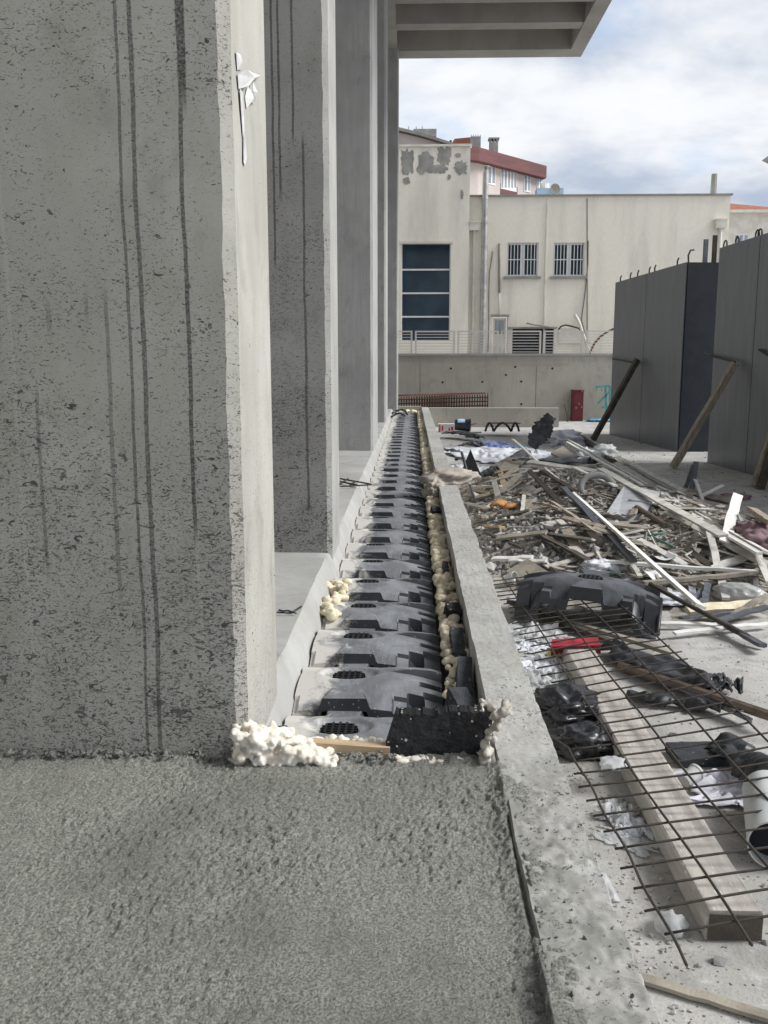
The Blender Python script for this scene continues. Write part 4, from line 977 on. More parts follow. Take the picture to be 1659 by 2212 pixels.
# ---- laths, boards, pipes: (pixel ends, lift at each end, width, thickness, material, name, label)
def lath(u0, v0, u1, v1, w_, t_, m_, nm, label, dz0=.03, dz1=.03, cat='lath', n=6, wob=.006, tube=False, group=None):
    if not tube: w_ *= 1.2
    sag = 0
    for _ in range(4):
        a, c = hp(u0, v0, dz0), hp(u1, v1, dz1); need = 0
        for i in range(1, 10):
            p = a.lerp(c, i / 10); need = max(need, float(heap(p.x, p.y)) + t_ / 2 + .05 - p.z)
        if need < .01: break
        dz0 += need * .8; dz1 += need * .8
    m = MB()
    if tube: m.tube([a.lerp(c, i / 6) + Vector((0, 0, sag * math.sin(math.pi * i / 6) ** .5 if 0 < i < 6 else 0)) for i in range(7)], w_, 8)
    else:
        N = 8; pts = [a.lerp(c, i / N) + Vector((0, 0, sag * math.sin(math.pi * i / N) ** .6 if 0 < i < N else 0)) for i in range(N + 1)]
        d = (c - a).normalized(); sd = d.cross(Vector((0, 0, 1))).normalized(); rr_ = random.Random(int(u0 * 7 + v0)); tilt = rr_.uniform(-.5, .5)
        sd = (Matrix.Rotation(tilt, 3, d) @ sd); up = sd.cross(d); V = []
        for i, p in enumerate(pts):
            j = Vector((0, 0, rr_.uniform(-wob, wob))) + sd * rr_.uniform(-wob, wob)
            for x_, y_ in ((-1, -1), (1, -1), (1, 1), (-1, 1)): V.append(p + j + sd * (x_ * w_ / 2) + up * (y_ * t_ / 2))
        F = [[3, 2, 1, 0], [4 * N, 4 * N + 1, 4 * N + 2, 4 * N + 3]] + [[4 * i + j, 4 * i + (j + 1) % 4, 4 * i + 4 + (j + 1) % 4, 4 * i + 4 + j] for i in range(N) for j in range(4)]
        m.add(V, F)
    return tag(m.build(nm, m_, smooth=40 if tube else False), label, cat, group)
L = lath
L(1108, 949, 1515, 1311, .075, .025, M_lathw, 'white_lath', 'very long white lath slanting across the whole rubble heap', .22, .06)
L(1143, 1018, 1300, 1175, .06, .035, M_woodd, 'dark_batten', 'dark batten lying beside the very long white lath', .06, .04)
L(1218, 1054, 1368, 1212, .06, .04, M_metal, 'steel_channel', 'dark steel channel under the very long white lath', .04, .05)
L(1224, 948, 1659, 1196, .10, .03, M_lathc, 'cream_board', 'longest cream board running along the formwork side of the heap', .05, .10)
L(1225, 955, 1640, 1195, .05, .03, M_lathw, 'white_lath', 'narrow white lath lying along the longest cream board', .04, .08)
L(1296, 1012, 1563, 1158, .09, .025, M_lathc, 'cream_board', 'cream board crossing the heap between two longer boards', .08, .12)
L(1270, 1000, 1420, 1050, .06, .02, M_woodg, 'wood_strip', 'grey wood strip under the crossing cream board', .03, .04)
L(1296, 1037, 1559, 1157, .06, .03, M_woodg, 'wood_strip', 'weathered brown-grey strip above the grey broken slab', .10, .12)
L(1300, 1212, 1640, 1236, .065, .03, M_lathw, 'white_lath', 'level white lath lying across the heap over the tilted batten', .10, .14)
L(1390, 1260, 1646, 1235, .055, .035, M_woodg, 'wood_strip', 'grey strip meeting the level white lath at its end', .10, .14)
L(1532, 1150, 1568, 1293, .06, .03, M_lathc, 'cream_batten', 'short cream batten crossing below the level white lath', .12, .06)
L(1600, 1112, 1662, 1258, .06, .03, M_lathc, 'cream_batten', 'cream batten slanting down beside the mauve sacks', .12, .10)
L(1594, 1069, 1566, 1170, .10, .02, M_lathw, 'white_board', 'wide split white board standing up out of the debris', .34, .10)
L(1517, 1071, 1563, 1048, .05, .02, M_lathw, 'white_lath', 'short white lath poking toward the double brace', .10, .22)
L(1502, 1036, 1519, 1083, .05, .02, M_lathw, 'white_lath', 'short bent white strip beside the upright steel angle', .30, .06)
L(1580, 1165, 1638, 1217, .07, .025, M_woodg, 'wood_strip', 'short grey board under the mauve sacks', .06, .06)
L(1403, 1076, 1462, 1083, .06, .02, M_lathw, 'white_lath', 'short white strip near the sandy mound', .05, .05)
L(1470, 1058, 1580, 1082, .12, .03, M_woodg, 'brown_board', 'broad brown board lying behind the short white laths', .03, .03)
L(1624, 1101, 1668, 1130, .10, .05, M_brace, 'brown_board', 'thick brown plank end beside the double brace', .25, .28)
L(1329, 1131, 1406, 1120, .04, .02, M_woodg, 'wood_strip', 'thin strip lying along the foot of the grey broken slab', .04, .04)
L(1375, 1096, 1438, 1135, .035, .03, M_rpipe, 'rusty_pipe', 'stubby rusty pipe on the sandy mound', .10, .05, 'pipe', tube=True)
L(1391, 1346, 1561, 1350, .045, .02, M_lathw, 'white_lath', 'straight white lath lying flat on the clean floor', .015, .015)
L(1457, 1368, 1662, 1347, .045, .02, M_lathw, 'white_lath', 'white lath on the floor crossing under the dark rod', .015, .015)
L(1404, 1262, 1652, 1395, .022, .02, M_woodd, 'dark_rod', 'long dark bent rod sweeping down off the heap onto the floor', .22, .03, 'rod', tube=True)
L(1560, 1345, 1650, 1396, .055, .03, M_metal, 'steel_channel', 'dark steel channel at the foot of the long bent rod', .02, .03)
L(1180, 1325, 1455, 1414, .07, .03, M_woodg, 'brown_board', 'brown plank under the loose dome form and the mesh', .03, .015)
L(1100, 1300, 1330, 1390, .06, .03, M_woodd, 'dark_batten', 'dark batten lying under the rebar mesh near the red sheet', .03, .02)
L(1340, 1438, 1668, 1548, .035, .03, M_rpipe, 'rusty_pipe', 'long rusty pipe beyond the rebar mesh beside the torn plastic', .05, .12, 'pipe', tube=True)
L(1393, 1453, 1619, 1554, .055, .03, M_metal, 'steel_channel', 'dark steel channel lying against the long rusty pipe', .03, .02)
L(1174, 1158, 1290, 1222, .09, .03, M_woodd, 'dark_batten', 'dark plank half buried in slate chips above the loose dome', .03, .06)
L(1155, 1150, 1215, 1185, .09, .03, M_woodd, 'dark_batten', 'short split dark plank end in the slate chips', .03, .03)
L(1063, 1207, 1150, 1205, .06, .03, M_lathw, 'white_trim', 'white corner trim lying above the square board', .02, .02)
L(1100, 1210, 1180, 1212, .05, .02, M_lathw, 'white_trim', 'second thin white trim piece touching the square board', .02, .02)
L(1484, 1319, 1634, 1307, .08, .05, M_foamy, 'foam_covered_lath', 'lath crusted with old beige foam at the edge of the heap', .05, .05)
L(1470, 1335, 1600, 1322, .07, .02, M_metal, 'metal_strip', 'flat grey metal strip below the foam-crusted lath', .02, .03)
L(1540, 1345, 1659, 1310, .06, .02, M_metal, 'metal_strip', 'grey metal strip crossing at the heap edge', .02, .06)
L(1580, 1330, 1659, 1285, .045, .03, M_woodg, 'wood_strip', 'wood strip leaning over the metal strips at the heap edge', .03, .12)
L(1494, 1270, 1500, 1312, .06, .02, M_metal, 'metal_strip', 'short upright metal strip below the grey strip', .10, .03)
L(1503, 1292, 1530, 1266, .05, .02, M_metal, 'metal_strip', 'bent metal strip beside the cloudy jug', .05, .10)
L(1520, 1305, 1530, 1260, .05, .02, M_metal, 'metal_strip', 'dark tapering metal strip by the cream batten', .03, .12)
L(1310, 1255, 1400, 1330, .06, .03, M_woodg, 'wood_strip', 'grey strip poking from under the loose dome form', .03, .03)
L(1265, 1290, 1420, 1330, .05, .03, M_woodg, 'wood_strip', 'thin strip between the loose dome and the white laths', .04, .03)
L(1255, 941, 1325, 994, .14, .05, M_woodd, 'dark_plank', 'dark plank lying at the foot of the dark brace', .10, .06, 'plank')
L(1142, 998, 1300, 1020, .09, .04, M_lathc, 'cream_board', 'cream board crossing the very long white lath near the broken dome', .18, .20)
L(1146, 1018, 1300, 1003, .07, .03, M_lathc, 'cream_board', 'cream strip resting on the broken dome shell', .14, .20)
L(1175, 1018, 1240, 1060, .05, .03, M_woodd, 'dark_batten', 'dark short batten by the tyre scrap', .06, .05)
L(1190, 1083, 1296, 1155, .06, .03, M_woodg, 'wood_strip', 'grey strip lying in the slate chips along the dark batten', .03, .03)
L(1075, 1190, 1180, 1165, .035, .02, M_woodg, 'wood_strip', 'thin strip lying in the chips beside the upstand', .02, .02)
L(1050, 1150, 1130, 1185, .04, .025, M_woodd, 'dark_batten', 'thin dark batten along the upstand', .02, .02)
for i, (a, c, d, f, m_, ds) in enumerate((
        (1010, 1036, 1084, 1020, M_woodg, 'uppermost grey stick in the pile by the shovel'), (1012, 1045, 1075, 1033, M_brace, 'brown stick in the pile by the shovel'),
        (1020, 1052, 1082, 1050, M_lathc, 'pale stick in the pile by the shovel'), (1015, 1060, 1070, 1066, M_wood, 'orange-brown stick in the pile by the shovel'),
        (1080, 1018, 1090, 1052, M_wood, 'upright pine stick end in the pile by the shovel'), (1066, 1034, 1076, 1072, M_timber, 'broad pinkish offcut in the pile by the shovel'),
        (1085, 1032, 1120, 1012, M_brace, 'brown block slanting up beside the wood pile'), (1025, 1075, 1088, 1062, M_woodg, 'lowest grey stick in the pile by the shovel'))):
    L(a, c, d, f, .07 if i > 3 else .06, .035, m_, 'wood_stick', ds, .12, .14 if i != 4 else .05, 'stick')
L(1005, 1088, 1060, 1102, .06, .04, M_woodg, 'wood_stick', 'weathered stick under the orange glove', .03, .03, 'stick')
L(1050, 1136, 1085, 1139, .07, .03, M_wood, 'wood_stick', 'pale pine chip in the slate chips', .02, .02, 'stick')
L(1132, 1070, 1128, 1108, .045, .02, M_lathc, 'wood_stick', 'thin standing stick in the slate chips', .10, .03, 'stick')
L(1330, 985, 1480, 1062, .07, .025, M_lathc, 'cream_board', 'short cream board alongside the longest one near the brace foot', .06, .10)
L(1440, 1105, 1659, 1222, .07, .025, M_lathc, 'cream_board', 'cream board dropping toward the mauve sacks below the longest board', .10, .10)
L(1380, 1165, 1480, 1220, .06, .02, M_lathw, 'white_lath', 'broken white lath end in the tangle of splinters', .06, .06)
L(1240, 1010, 1330, 1050, .06, .02, M_lathw, 'white_lath', 'short white lath near the hose ring', .06, .08)
L(1480, 1180, 1560, 1245, .06, .02, M_woodd, 'dark_batten', 'dark batten crossing behind the short cream batten', .06, .06)
L(1420, 1050, 1520, 1095, .05, .02, M_lathw, 'white_lath', 'thin white lath resting on the brown board', .08, .10)
# steel angle standing
q0, q1, q2 = hp(1494, 1060, .02), None, None
e_ = thing('steel_angle', 'upright V-shaped steel angle sticking out of the heap', 'steel angle', q0)
dpt = q0.y; MB().bar(q0, fy(1504, 997, dpt), .10, .015, up=(0, 1, 0)).build('flange', M_metal, e_); MB().bar(fy(1481, 1055, dpt), fy(1498, 1004, dpt), .07, .012, up=(.6, 1, 0)).build('flange', M_metal, e_)
# flat boards
def board(px, th, m_, nm, label, dz=.05, cat='board', lift=None):
    pts = [hp(u, v, dz + (lift[i] if lift else 0)) for i, (u, v) in enumerate(px)]
    return tag(MB().prism(pts, (0, 0, -th)).build(nm, m_), label, cat)
board([(1094, 1233), (1140, 1206), (1192, 1240), (1130, 1260)], .03, M_woodg, 'square_board', 'square weathered board leaning by the paper cup', .05, lift=(0, .05, .05, 0))
board([(1306, 1114), (1350, 1046), (1425, 1062), (1396, 1104), (1332, 1134)], .05, M_slab, 'broken_slab', 'big smooth grey broken slab tilted on the heap', .06, 'slab', (0, .12, .14, .06, 0))
board([(1056, 1008), (1100, 985), (1135, 972), (1145, 985), (1110, 1015), (1075, 1018)], .04, M_woodg, 'plywood_board', 'weathered plywood board under the white tarpaulin edge', .12)
board([(1165, 1128), (1222, 1122), (1240, 1138), (1225, 1141), (1180, 1135)], .05, M_chunk, 'flat_stone', 'long flat grey stone in the middle of the slate chips', .04, 'stone')
board([(1125, 1053), (1150, 1048), (1163, 1060), (1140, 1066)], .06, M_rub, 'flat_stone', 'flat dark stone below the wood pile', .06, 'stone')
board([(1190, 978), (1225, 958), (1250, 985), (1215, 992)], .04, M_woodg, 'plywood_board', 'brown board scrap behind the broken dome shell', .2)

# ---- sheet-like and blob-like debris
def sheet(name, c, size, m_, label, cat, seed, amp=.06, freq=5, nu=36, nv=28, rz=0, curl=0, parent=None, ragg=.0, tilt=(0, 0), thick=.003, pit=0):
    U, W = np.meshgrid(np.linspace(-.5, .5, nu), np.linspace(-.5, .5, nv), indexing='ij')
    ex = 1 + ragg * fbm(W * 7, U * 7, 0, seed + 5, 3); ey = 1 + ragg * fbm(U * 7 + 9, W * 7, 0, seed + 6, 3)
    x, y = U * size[0] * ex, W * size[1] * ey
    z = amp * (.6 * fbm(U * freq * 1.3, W * freq, 0, seed, 3) + .8 * (.5 - np.abs(vn(U * freq, W * freq * 1.7, 3, seed + 2)) * 1.6) + .4 * (.5 - np.abs(vn(U * freq * 2.3, W * freq * 2.1, 3, seed + 4)) * 1.6))
    edge = np.minimum(1, 4 * np.minimum(.5 - np.abs(U), .5 - np.abs(W)) + .25); z = z * edge
    z = np.abs(z) + curl * (U * 2) ** 2
    P = np.stack([x, y, z], -1).reshape(-1, 3) @ np.array(Euler((tilt[0], tilt[1], rz)).to_matrix()).T + np.array(c)
    lo = P[:, 2].min()
    o = obj(name, P, gridfaces(nu, nv), m_, parent, smooth=True)
    s_ = o.modifiers.new('solid', 'SOLIDIFY'); s_.thickness = thick; s_.offset = 0
    return tag(o, label, cat) if parent is None else o
def crumple(name, c, size, m_, label, cat, seed, amp=.35, freq=2.2, base=None, rz=0):
    V, F = base or ICO4; n = fbm(V[:, 0] * freq + seed, V[:, 1] * freq, V[:, 2] * freq, seed, 4); rd = .6 - np.abs(vn(V[:, 0] * freq * 1.6, V[:, 1] * freq * 1.6 + seed, V[:, 2] * freq * 1.6, seed + 3)) * 1.6 + .45 - np.abs(vn(V[:, 0] * freq * 3.4, V[:, 1] * freq * 3.4 + seed, V[:, 2] * freq * 3.4, seed + 4)) * 1.3
    P = V * (1 + amp * n * .8 + amp * .6 * rd)[:, None]; P[:, 2] = np.maximum(P[:, 2], -.55)
    P[:, 2] -= P[:, 2].min(); P = P * np.array(size) * .5
    P = P @ np.array(Matrix.Rotation(rz, 3, 'Z')).T + np.array(c); return tag(obj(name, P, F, m_, smooth=True), label, cat)
ICO4 = ico(4)
def shard(name, P0, P1, width, m_, label, seed, curl=.12, jag_=.03, ribs=6, nu=44, nv=10, up=(0, 0, 1), arch=.0, parent=None):
    """torn strip of ribbed plastic between two points, with ragged edges and cross ribs"""
    P0, P1 = Vector(P0), Vector(P1); d = P1 - P0; Ln = d.length; d.normalize(); sd = d.cross(Vector(up)).normalized(); nn = sd.cross(d); r = np.random.default_rng(seed)
    V = []; ii = np.arange(nu); e0, e1 = [jag_ * (vn(ii * .55, q_, 0, seed) + .8 * np.clip(vn(ii * .9, q_ + 7, 0, seed) - .25, 0, 1) * (-1 if q_ else 1) * -1) for q_ in (0, 1)]
    for i in range(nu):
        a = i / (nu - 1); wd = width * (1 + .25 * math.sin(a * 5 + seed)) * (.55 + .45 * math.sin(math.pi * min(1, max(0, a * .9 + .05))))
        for j in range(nv):
            c = j / (nv - 1); off = (c - .5) * wd + (e0[i] * (1 - c) ** 3 + e1[i] * c ** 3)
            hgt = curl * .55 * (1 - (2 * c - 1) ** 2) * (.6 + .7 * float(vn(a * 3.5, 1.5, 0, seed + 2))) + arch * math.sin(math.pi * a) + (.007 if (i * ribs // nu) % 2 else 0) + .035 * float(vn(a * 9, c * 4, 0, seed))
            V.append(P0 + d * (a * Ln) + sd * off + nn * hgt)
    o = obj(name, [tuple(p) for p in V], gridfaces(nu, nv), m_, parent, smooth=35)
    s_ = o.modifiers.new('solid', 'SOLIDIFY'); s_.thickness = .008
    return tag(o, label, 'plastic scrap') if parent is None else o

# big torn plastic beyond the mesh
e_ = thing('torn_dome_piece', 'large torn black plastic dome piece with jagged edge beyond the rebar mesh', 'plastic scrap', fz(1450, 1480))
shard('shell', fz(1320, 1400, .05), fz(1560, 1490, .10), .30, M_blackpl, '', 31, .10, .035, 9, 60, 12, parent=e_)
shard('torn_flap', fz(1510, 1478, .06), fz(1606, 1478, .10), .26, M_blackpl, '', 32, .05, .06, 3, 34, 10, parent=e_)
shard('lower_rim', fz(1355, 1500, .03), fz(1560, 1536, .04), .16, M_blackpl, '', 33, .05, .03, 8, 44, 8, parent=e_)
shard('torn_dome_piece', fz(1565, 1610, .05), fz(1680, 1690, .12), .30, M_blackpl, 'glossy black torn plastic piece beside the white cloth', 34, .10, .035, 6)
e_ = thing('broken_dome_shell', 'cracked grey-black dome shell on top of the heap under the cream boards', 'plastic scrap', hp(1200, 1000))
shard('shell', hp(1108, 1000, .16), hp(1292, 998, .16), .55, M_dome2, '', 41, .20, .03, 9, 60, 14, parent=e_)
shard('torn_flap', hp(1110, 998, .10), hp(1135, 975, .18), .35, M_blackpl, '', 42, .12, .03, 4, 24, 8, parent=e_)
pA = hp(1148, 966, .12); shard('plastic_strip', pA, fy(1192, 897, pA.y), .42, M_blackpl, 'black saw-edged plastic strip standing upright on the heap', 43, .06, .05, 8, 40, 8, up=(0, 1, 0))
shard('plastic_scrap', fz(964, 938, .10), fz(1040, 950, .06), .42, M_blackpl, 'jagged black plastic scrap on the pale floor beside the buckets', 44, .14, .16, 10, 50, 8, arch=.1)
shard('plastic_scrap', fz(990, 966, .05), fz(1046, 962, .10), .40, M_blackpl, 'curled black plastic scrap next to the white tarpaulin', 45, .12, .14, 8, 40, 8, arch=.08)
shard('plastic_scrap', fz(955, 972, .10), fz(1010, 980, .06), .30, M_blackpl, 'black ribbed plastic scrap lying against the upstand', 46, .10, .12, 9, 40, 8)
shard('plastic_scrap', hp(982, 994, .10), hp(1000, 992, .12), .16, M_blackpl, 'small black plastic tooth by the shovel handle', 47, .06, .06, 4, 18, 6)
shard('plastic_scrap', hp(1036, 1030, .20), hp(1075, 1012, .28), .38, M_blackpl, 'dark curved plastic piece behind the wood pile', 48, .12, .10, 6, 30, 8)
e_ = thing('broken_dome_shell', 'arched black remains of a broken dome standing on the pale floor', 'plastic scrap', fz(1084, 942))
c_ = fz(1084, 943); y_ = c_.y
for x0_, x1_ in ((1048, 1066), (1066, 1104), (1104, 1121)):
    a, c = fy(x0_, 942, y_), fy(x1_, 942, y_); pts = [(a.x + (c.x - a.x) * t, y_, .03 + (.40 - abs(.5 - t) * .1) * math.sin(math.pi * (.06 + .88 * t)) ** .6) for t in np.linspace(0, 1, 9)]
    MB().tube(pts, .038, 6).build('arch', M_blackpl, e_, smooth=True)
a, c = fy(1052, 929, y_), fy(1118, 930, y_ + .8); MB().prism([(a.x, y_, .40), (c.x, y_, .40), (c.x - .1, y_ + .9, .36), (a.x + .2, y_ + .9, .36)], (0, 0, .03)).build('top_plate', M_dome2, e_)

# tarpaulin, sacks, cloths, bags
e_ = thing('white_tarpaulin', 'crumpled white tarpaulin with blue print spread over the back of the heap', 'tarpaulin', hp(1090, 985))
p_ = hp(1085, 975, .1); sheet('cover', (p_.x, p_.y, p_.z - .08), (2.6, 3.4), M_tarp, '', '', 51, .13, 5, 60, 50, .3, parent=e_, ragg=.15)
p_ = hp(1068, 958, .1); sheet('blue_print', (p_.x, p_.y, p_.z - .04), (1.0, 1.7), M_blue, '', '', 51, .10, 4, 26, 26, .3, parent=e_, ragg=.3)
p_ = hp(1010, 1012, .1); sheet('white_sack', (p_.x, p_.y, p_.z - .05), (1.0, 1.3), M_tarp, 'crumpled white woven sack behind the shovel', 'sack', 53, .12, 5, rz=.4, ragg=.2)
p_ = hp(1205, 955, .05); crumple('white_sack', (p_.x, p_.y, p_.z - .1), (1.5, 1.2, .55), M_tarp, 'white plastic sack behind the upright black strip', 'sack', 54)
p_ = hp(1300, 985, .05); crumple('plastic_bundle', (p_.x, p_.y, p_.z - .1), (.75, .5, .42), M_clear, 'bundle of clear plastic behind the longest cream board', 'plastic bag', 55)
p_ = hp(1260, 985, .05); crumple('plastic_bundle', (p_.x, p_.y, p_.z - .1), (.7, .5, .35), M_tarp, 'small white plastic bundle at the foot of the dark plank', 'plastic bag', 56)
crumple('beige_sack', (.52, 12.1, .66), (.75, .55, .26), M_sack, 'beige cloth sack slumped over the upstand', 'sack', 57, .25, 2.0, rz=.3)
crumple('beige_sack', (.30, 11.85, .50), (.28, .5, .30), M_sack, 'end of beige cloth hanging into the trench foam', 'cloth', 58, .25)
p_ = hp(1635, 1150, .05); crumple('mauve_sack', (p_.x, p_.y, p_.z - .05), (.42, .4, .22), M_mauve, 'mauve sack lying beside the slanting cream batten', 'sack', 59)
p_ = hp(1652, 1180, .05); crumple('mauve_sack', (p_.x, p_.y, p_.z - .05), (.5, .5, .28), M_mauve, 'lower mauve sack at the end of the longest cream board', 'sack', 60)
p_ = hp(1520, 1075, .02); crumple('mauve_sack', (p_.x + .5, p_.y, p_.z - .05), (.5, .35, .16), M_mauve, 'small mauve scrap behind the split white board', 'scrap', 61)
p_ = fz(1575, 1706); sheet('white_cloth', (p_.x + .08, p_.y - .02, .015), (.62, .36), M_cloth, 'crumpled white cloth lying beside the timber and dark foam board', 'cloth', 62, .05, 4, 50, 40, .05, ragg=.25)
p_ = fz(1650, 1735); sheet('white_cloth', (p_.x + .05, p_.y, .02), (.36, .30), M_cloth, 'trailing end of white cloth above the white pipe', 'cloth', 63, .05, 4, 40, 30, -.5, ragg=.25)
p_ = fz(1215, 1545); crumple('black_bag', (p_.x + .02, p_.y - .05, 0), (.46, .44, .22), M_bag, 'shiny black plastic bag crumpled against the upstand', 'plastic bag', 64, .38, 2.6)
p_ = fz(1262, 1625); crumple('black_bag', (p_.x + .02, p_.y + .02, 0), (.46, .32, .18), M_bag, 'black plastic bag lying under the mesh beside the timber', 'plastic bag', 65, .38, 2.6)
for i, (u, v, sx, sy, sz, lab) in enumerate((
        (1160, 1372, .42, .45, .16, 'puffed clear plastic bag under the far part of the mesh'), (1165, 1440, .36, .30, .10, 'white crumpled film below the red sheet'),
        (1185, 1470, .30, .3, .10, 'cloudy film scrap between the upstand and the timber'), (1218, 1498, .34, .26, .10, 'white film heap above the shiny black bag'),
        (1240, 1530, .24, .26, .13, 'white bag beside the timber above the black bags'), (1285, 1600, .16, .2, .10, 'small white film tuft between the black bag and the timber'),
        (1336, 1762, .20, .16, .10, 'clear bottle-like plastic wrap beside the timber'), (1368, 1792, .16, .14, .08, 'crumpled clear cup beside the timber'),
        (1350, 1818, .22, .12, .03, 'yellowed film scrap on the grit beside the timber'), (1152, 1300, .34, .3, .10, 'white film scrap beside the loose dome form'),
        (1140, 1400, .2, .2, .06, 'thin white film scrap along the upstand by the mesh'), (1248, 1470, .2, .2, .07, 'small cloudy wrapper beside the timber end'))):
    p_ = fz(u, v); sheet('plastic_film', (p_.x, p_.y, .006), (sx * 1.15, sy * 1.15), M_clear if i % 3 != 1 else M_tarp, lab, 'plastic film', 70 + i, sz * .45, 4.5, 40, 40, i * .7, ragg=.35)
p_ = fz(1326, 1655, .135); crumple('plastic_film', (p_.x, p_.y, .131), (.14, .16, .05), M_clear, 'clear film scrap draped on the timber edge', 'plastic film', 90, .4, 2.4, ICO3)
p_ = fz(1300, 1395); e_ = thing('red_sheet', 'bright red plastic sheet folded over the far end of the timber', 'sheet', fz(1244, 1400))
a, c = fz(1192, 1398, .10), fz(1295, 1393, .12); a2_, c2_ = fz(1196, 1412, 0), fz(1296, 1414, 0)
MB().prism([fz(1192, 1382, .17), fz(1292, 1378, .17), fz(1297, 1395, .155), fz(1190, 1398, .155)], (0, 0, .006)).build('top_fold', M_red, e_)
MB().prism([fz(1190, 1398, .155), fz(1222, 1398, .15), fz(1216, 1412, .03), fz(1190, 1418, .02)], (0, .006, 0)).build('front_flap', M_red, e_)
MB().prism([fz(1275, 1396, .15), fz(1297, 1395, .155), fz(1298, 1412, .03), fz(1282, 1412, .03)], (0, .006, 0)).build('front_flap', M_red, e_)
p_ = fz(1205, 1420); crumple('yellow_wrapper', (p_.x, p_.y, 0), (.14, .16, .08), M_yellow, 'small yellow wrapper below the red sheet', 'wrapper', 91, .4, 2.4, ICO3)
# paper cup, white scraps
def cupshape(name, c, r0, r1, h_, m_, label, cat, rot, parts=('cup',), inner=M_dark):
    e_ = thing(name, label, cat, c, rot); n = 18; V = []; F = []
    prof_ = [(0, .004), (r0, 0), (r1, h_), (r1 * 1.06, h_), (r1 * 1.06, h_ - .01 - h_ * .03), (r1 * .93, h_ - .004), (r0 * .9, .012), (0, .014)]
    for rad, zz in prof_:
        for k in range(n): t = 2 * math.pi * k / n; V.append((rad * math.cos(t), rad * math.sin(t), zz))
    for i in range(len(prof_) - 1):
        for k in range(n): F.append([i * n + k, i * n + (k + 1) % n, (i + 1) * n + (k + 1) % n, (i + 1) * n + k])
    obj('body', V, F, m_, e_, smooth=35, local=True); return e_
p_ = fz(1090, 1256, .05); cupshape('paper_cup', (p_.x, p_.y, .06), .05, .065, .13, M_paper, 'white paper cup lying by the square board', 'cup', (math.radians(70), .2, .9))
p_ = fz(1478, 1690, .04); cupshape('paper_cup', (p_.x, p_.y, .045), .035, .045, .11, M_paper, 'white paper cup lying between the timber and the white cloth', 'cup', (math.radians(75), 0, 2.2))
p_ = hp(1428, 1206, .05); sheet('paper_sheet', p_, (.26, .20), M_paper, 'curled white paper sheet on the heap above the level lath', 'paper', 92, .012, 2, 14, 12, .2, .05)
p_ = hp(1412, 1250, .06); sheet('paper_sheet', p_, (.20, .22), M_paper, 'white paper square behind the loose dome form', 'paper', 93, .012, 2, 14, 12, .6, .03, tilt=(.5, .2))
p_ = hp(1292, 1226, .05); crumple('white_rag', (p_.x, p_.y, p_.z - .06), (.36, .25, .18), M_tarp, 'white rag bunched behind the loose dome form', 'rag', 94)
p_ = hp(1380, 1248, .03); crumple('white_rag', (p_.x, p_.y, p_.z - .06), (.4, .2, .10), M_tarp, 'torn white film trailing past the paper square', 'rag', 95)
p_ = hp(1450, 1290, .03); crumple('white_rag', (p_.x, p_.y, p_.z - .05), (.45, .3, .10), M_tarp, 'white packaging scrap below the grey strip', 'packaging', 96)
p_ = fz(1598, 1290, .08); e_ = crumple('cloudy_jug', (p_.x, p_.y, .05), (.46, .24, .20), M_jug, 'cloudy plastic jug squashed at the edge of the heap', 'jug', 97, .18, 1.5, rz=-.5)
p_ = hp(1290, 1062, .03); tag(MB().tube([p_ + Vector((.24 * math.cos(t), .1 * math.sin(t), .05 + .18 * math.sin(t))) for t in np.linspace(0, 6.2, 18)], .05, 8).build('tyre_scrap', M_rub2, smooth=True), 'ring of grey hose half buried beside the dark batten', 'hose')
for i, (pts, m_, lab) in enumerate((
        ([(1497, 1215), (1480, 1200), (1500, 1190), (1503, 1175)], M_lathc, 'curly cream strap looping out of the splinters'),
        ([(1375, 1140), (1400, 1155), (1430, 1170), (1455, 1181)], M_green, 'green net strand lying over the sandy mound'),
        ([(1385, 1150), (1415, 1155), (1438, 1149)], M_green, 'short green net strand beside the grey pipe'),
        ([(1300, 1225), (1322, 1235), (1340, 1245)], M_green, 'green strand behind the loose dome form'))):
    wire('strap', [hp(u, v, .06) for u, v in pts], .014, m_, lab, 'strap')
# glove
p_ = hp(1092, 1094, .05); gl = thing('work_glove', 'orange work glove lying on the slate chips', 'glove', p_)
V, F = blobs([(p_.x + .10, p_.y, p_.z, .13, .10, .05)], ICO3, .1, 2, 5); obj('palm', V, F, M_glove, gl, smooth=True)
for k in range(4):
    a = p_ + Vector((.02 - .02 * k, .10 - .065 * k, .03)); MB().tube([a, a + Vector((-.10, -.02, .035)), a + Vector((-.19, -.04, -.01))], [.036, .034, .024], 8).build('finger', M_glove, gl, smooth=True)
MB().tube([p_ + Vector((.12, -.09, .02)), p_ + Vector((.02, -.15, .02)), p_ + Vector((-.05, -.17, .0))], [.036, .032, .022], 8).build('thumb', M_glove, gl, smooth=True)
# shovel
a, c = hp(1028, 1092, .05), None; sh = thing('shovel', 'steel shovel standing in the chips with its handle leaning back', 'shovel', a)
top = fy(997, 976, a.y + .5); MB().tube([a, top], .022, 8).build('handle', M_metal, sh, smooth=True)
MB().prism([a + Vector((-.13, -.02, .03)), a + Vector((.11, -.02, .03)), a + Vector((.12, -.12, -.16)), a + Vector((-.02, -.16, -.20)), a + Vector((-.14, -.12, -.16))], (0, .012, .006)).build('blade', M_capm, sh)
p_ = hp(1015, 1035, .02); tag(MB().prism([p_ + Vector((-.22, 0, 0)), p_ + Vector((.25, 0, 0)), p_ + Vector((.02, .25, .55))], (0, .04, 0)).build('black_flap', M_bag), 'pointed black plastic flap draped behind the shovel', 'plastic flap')

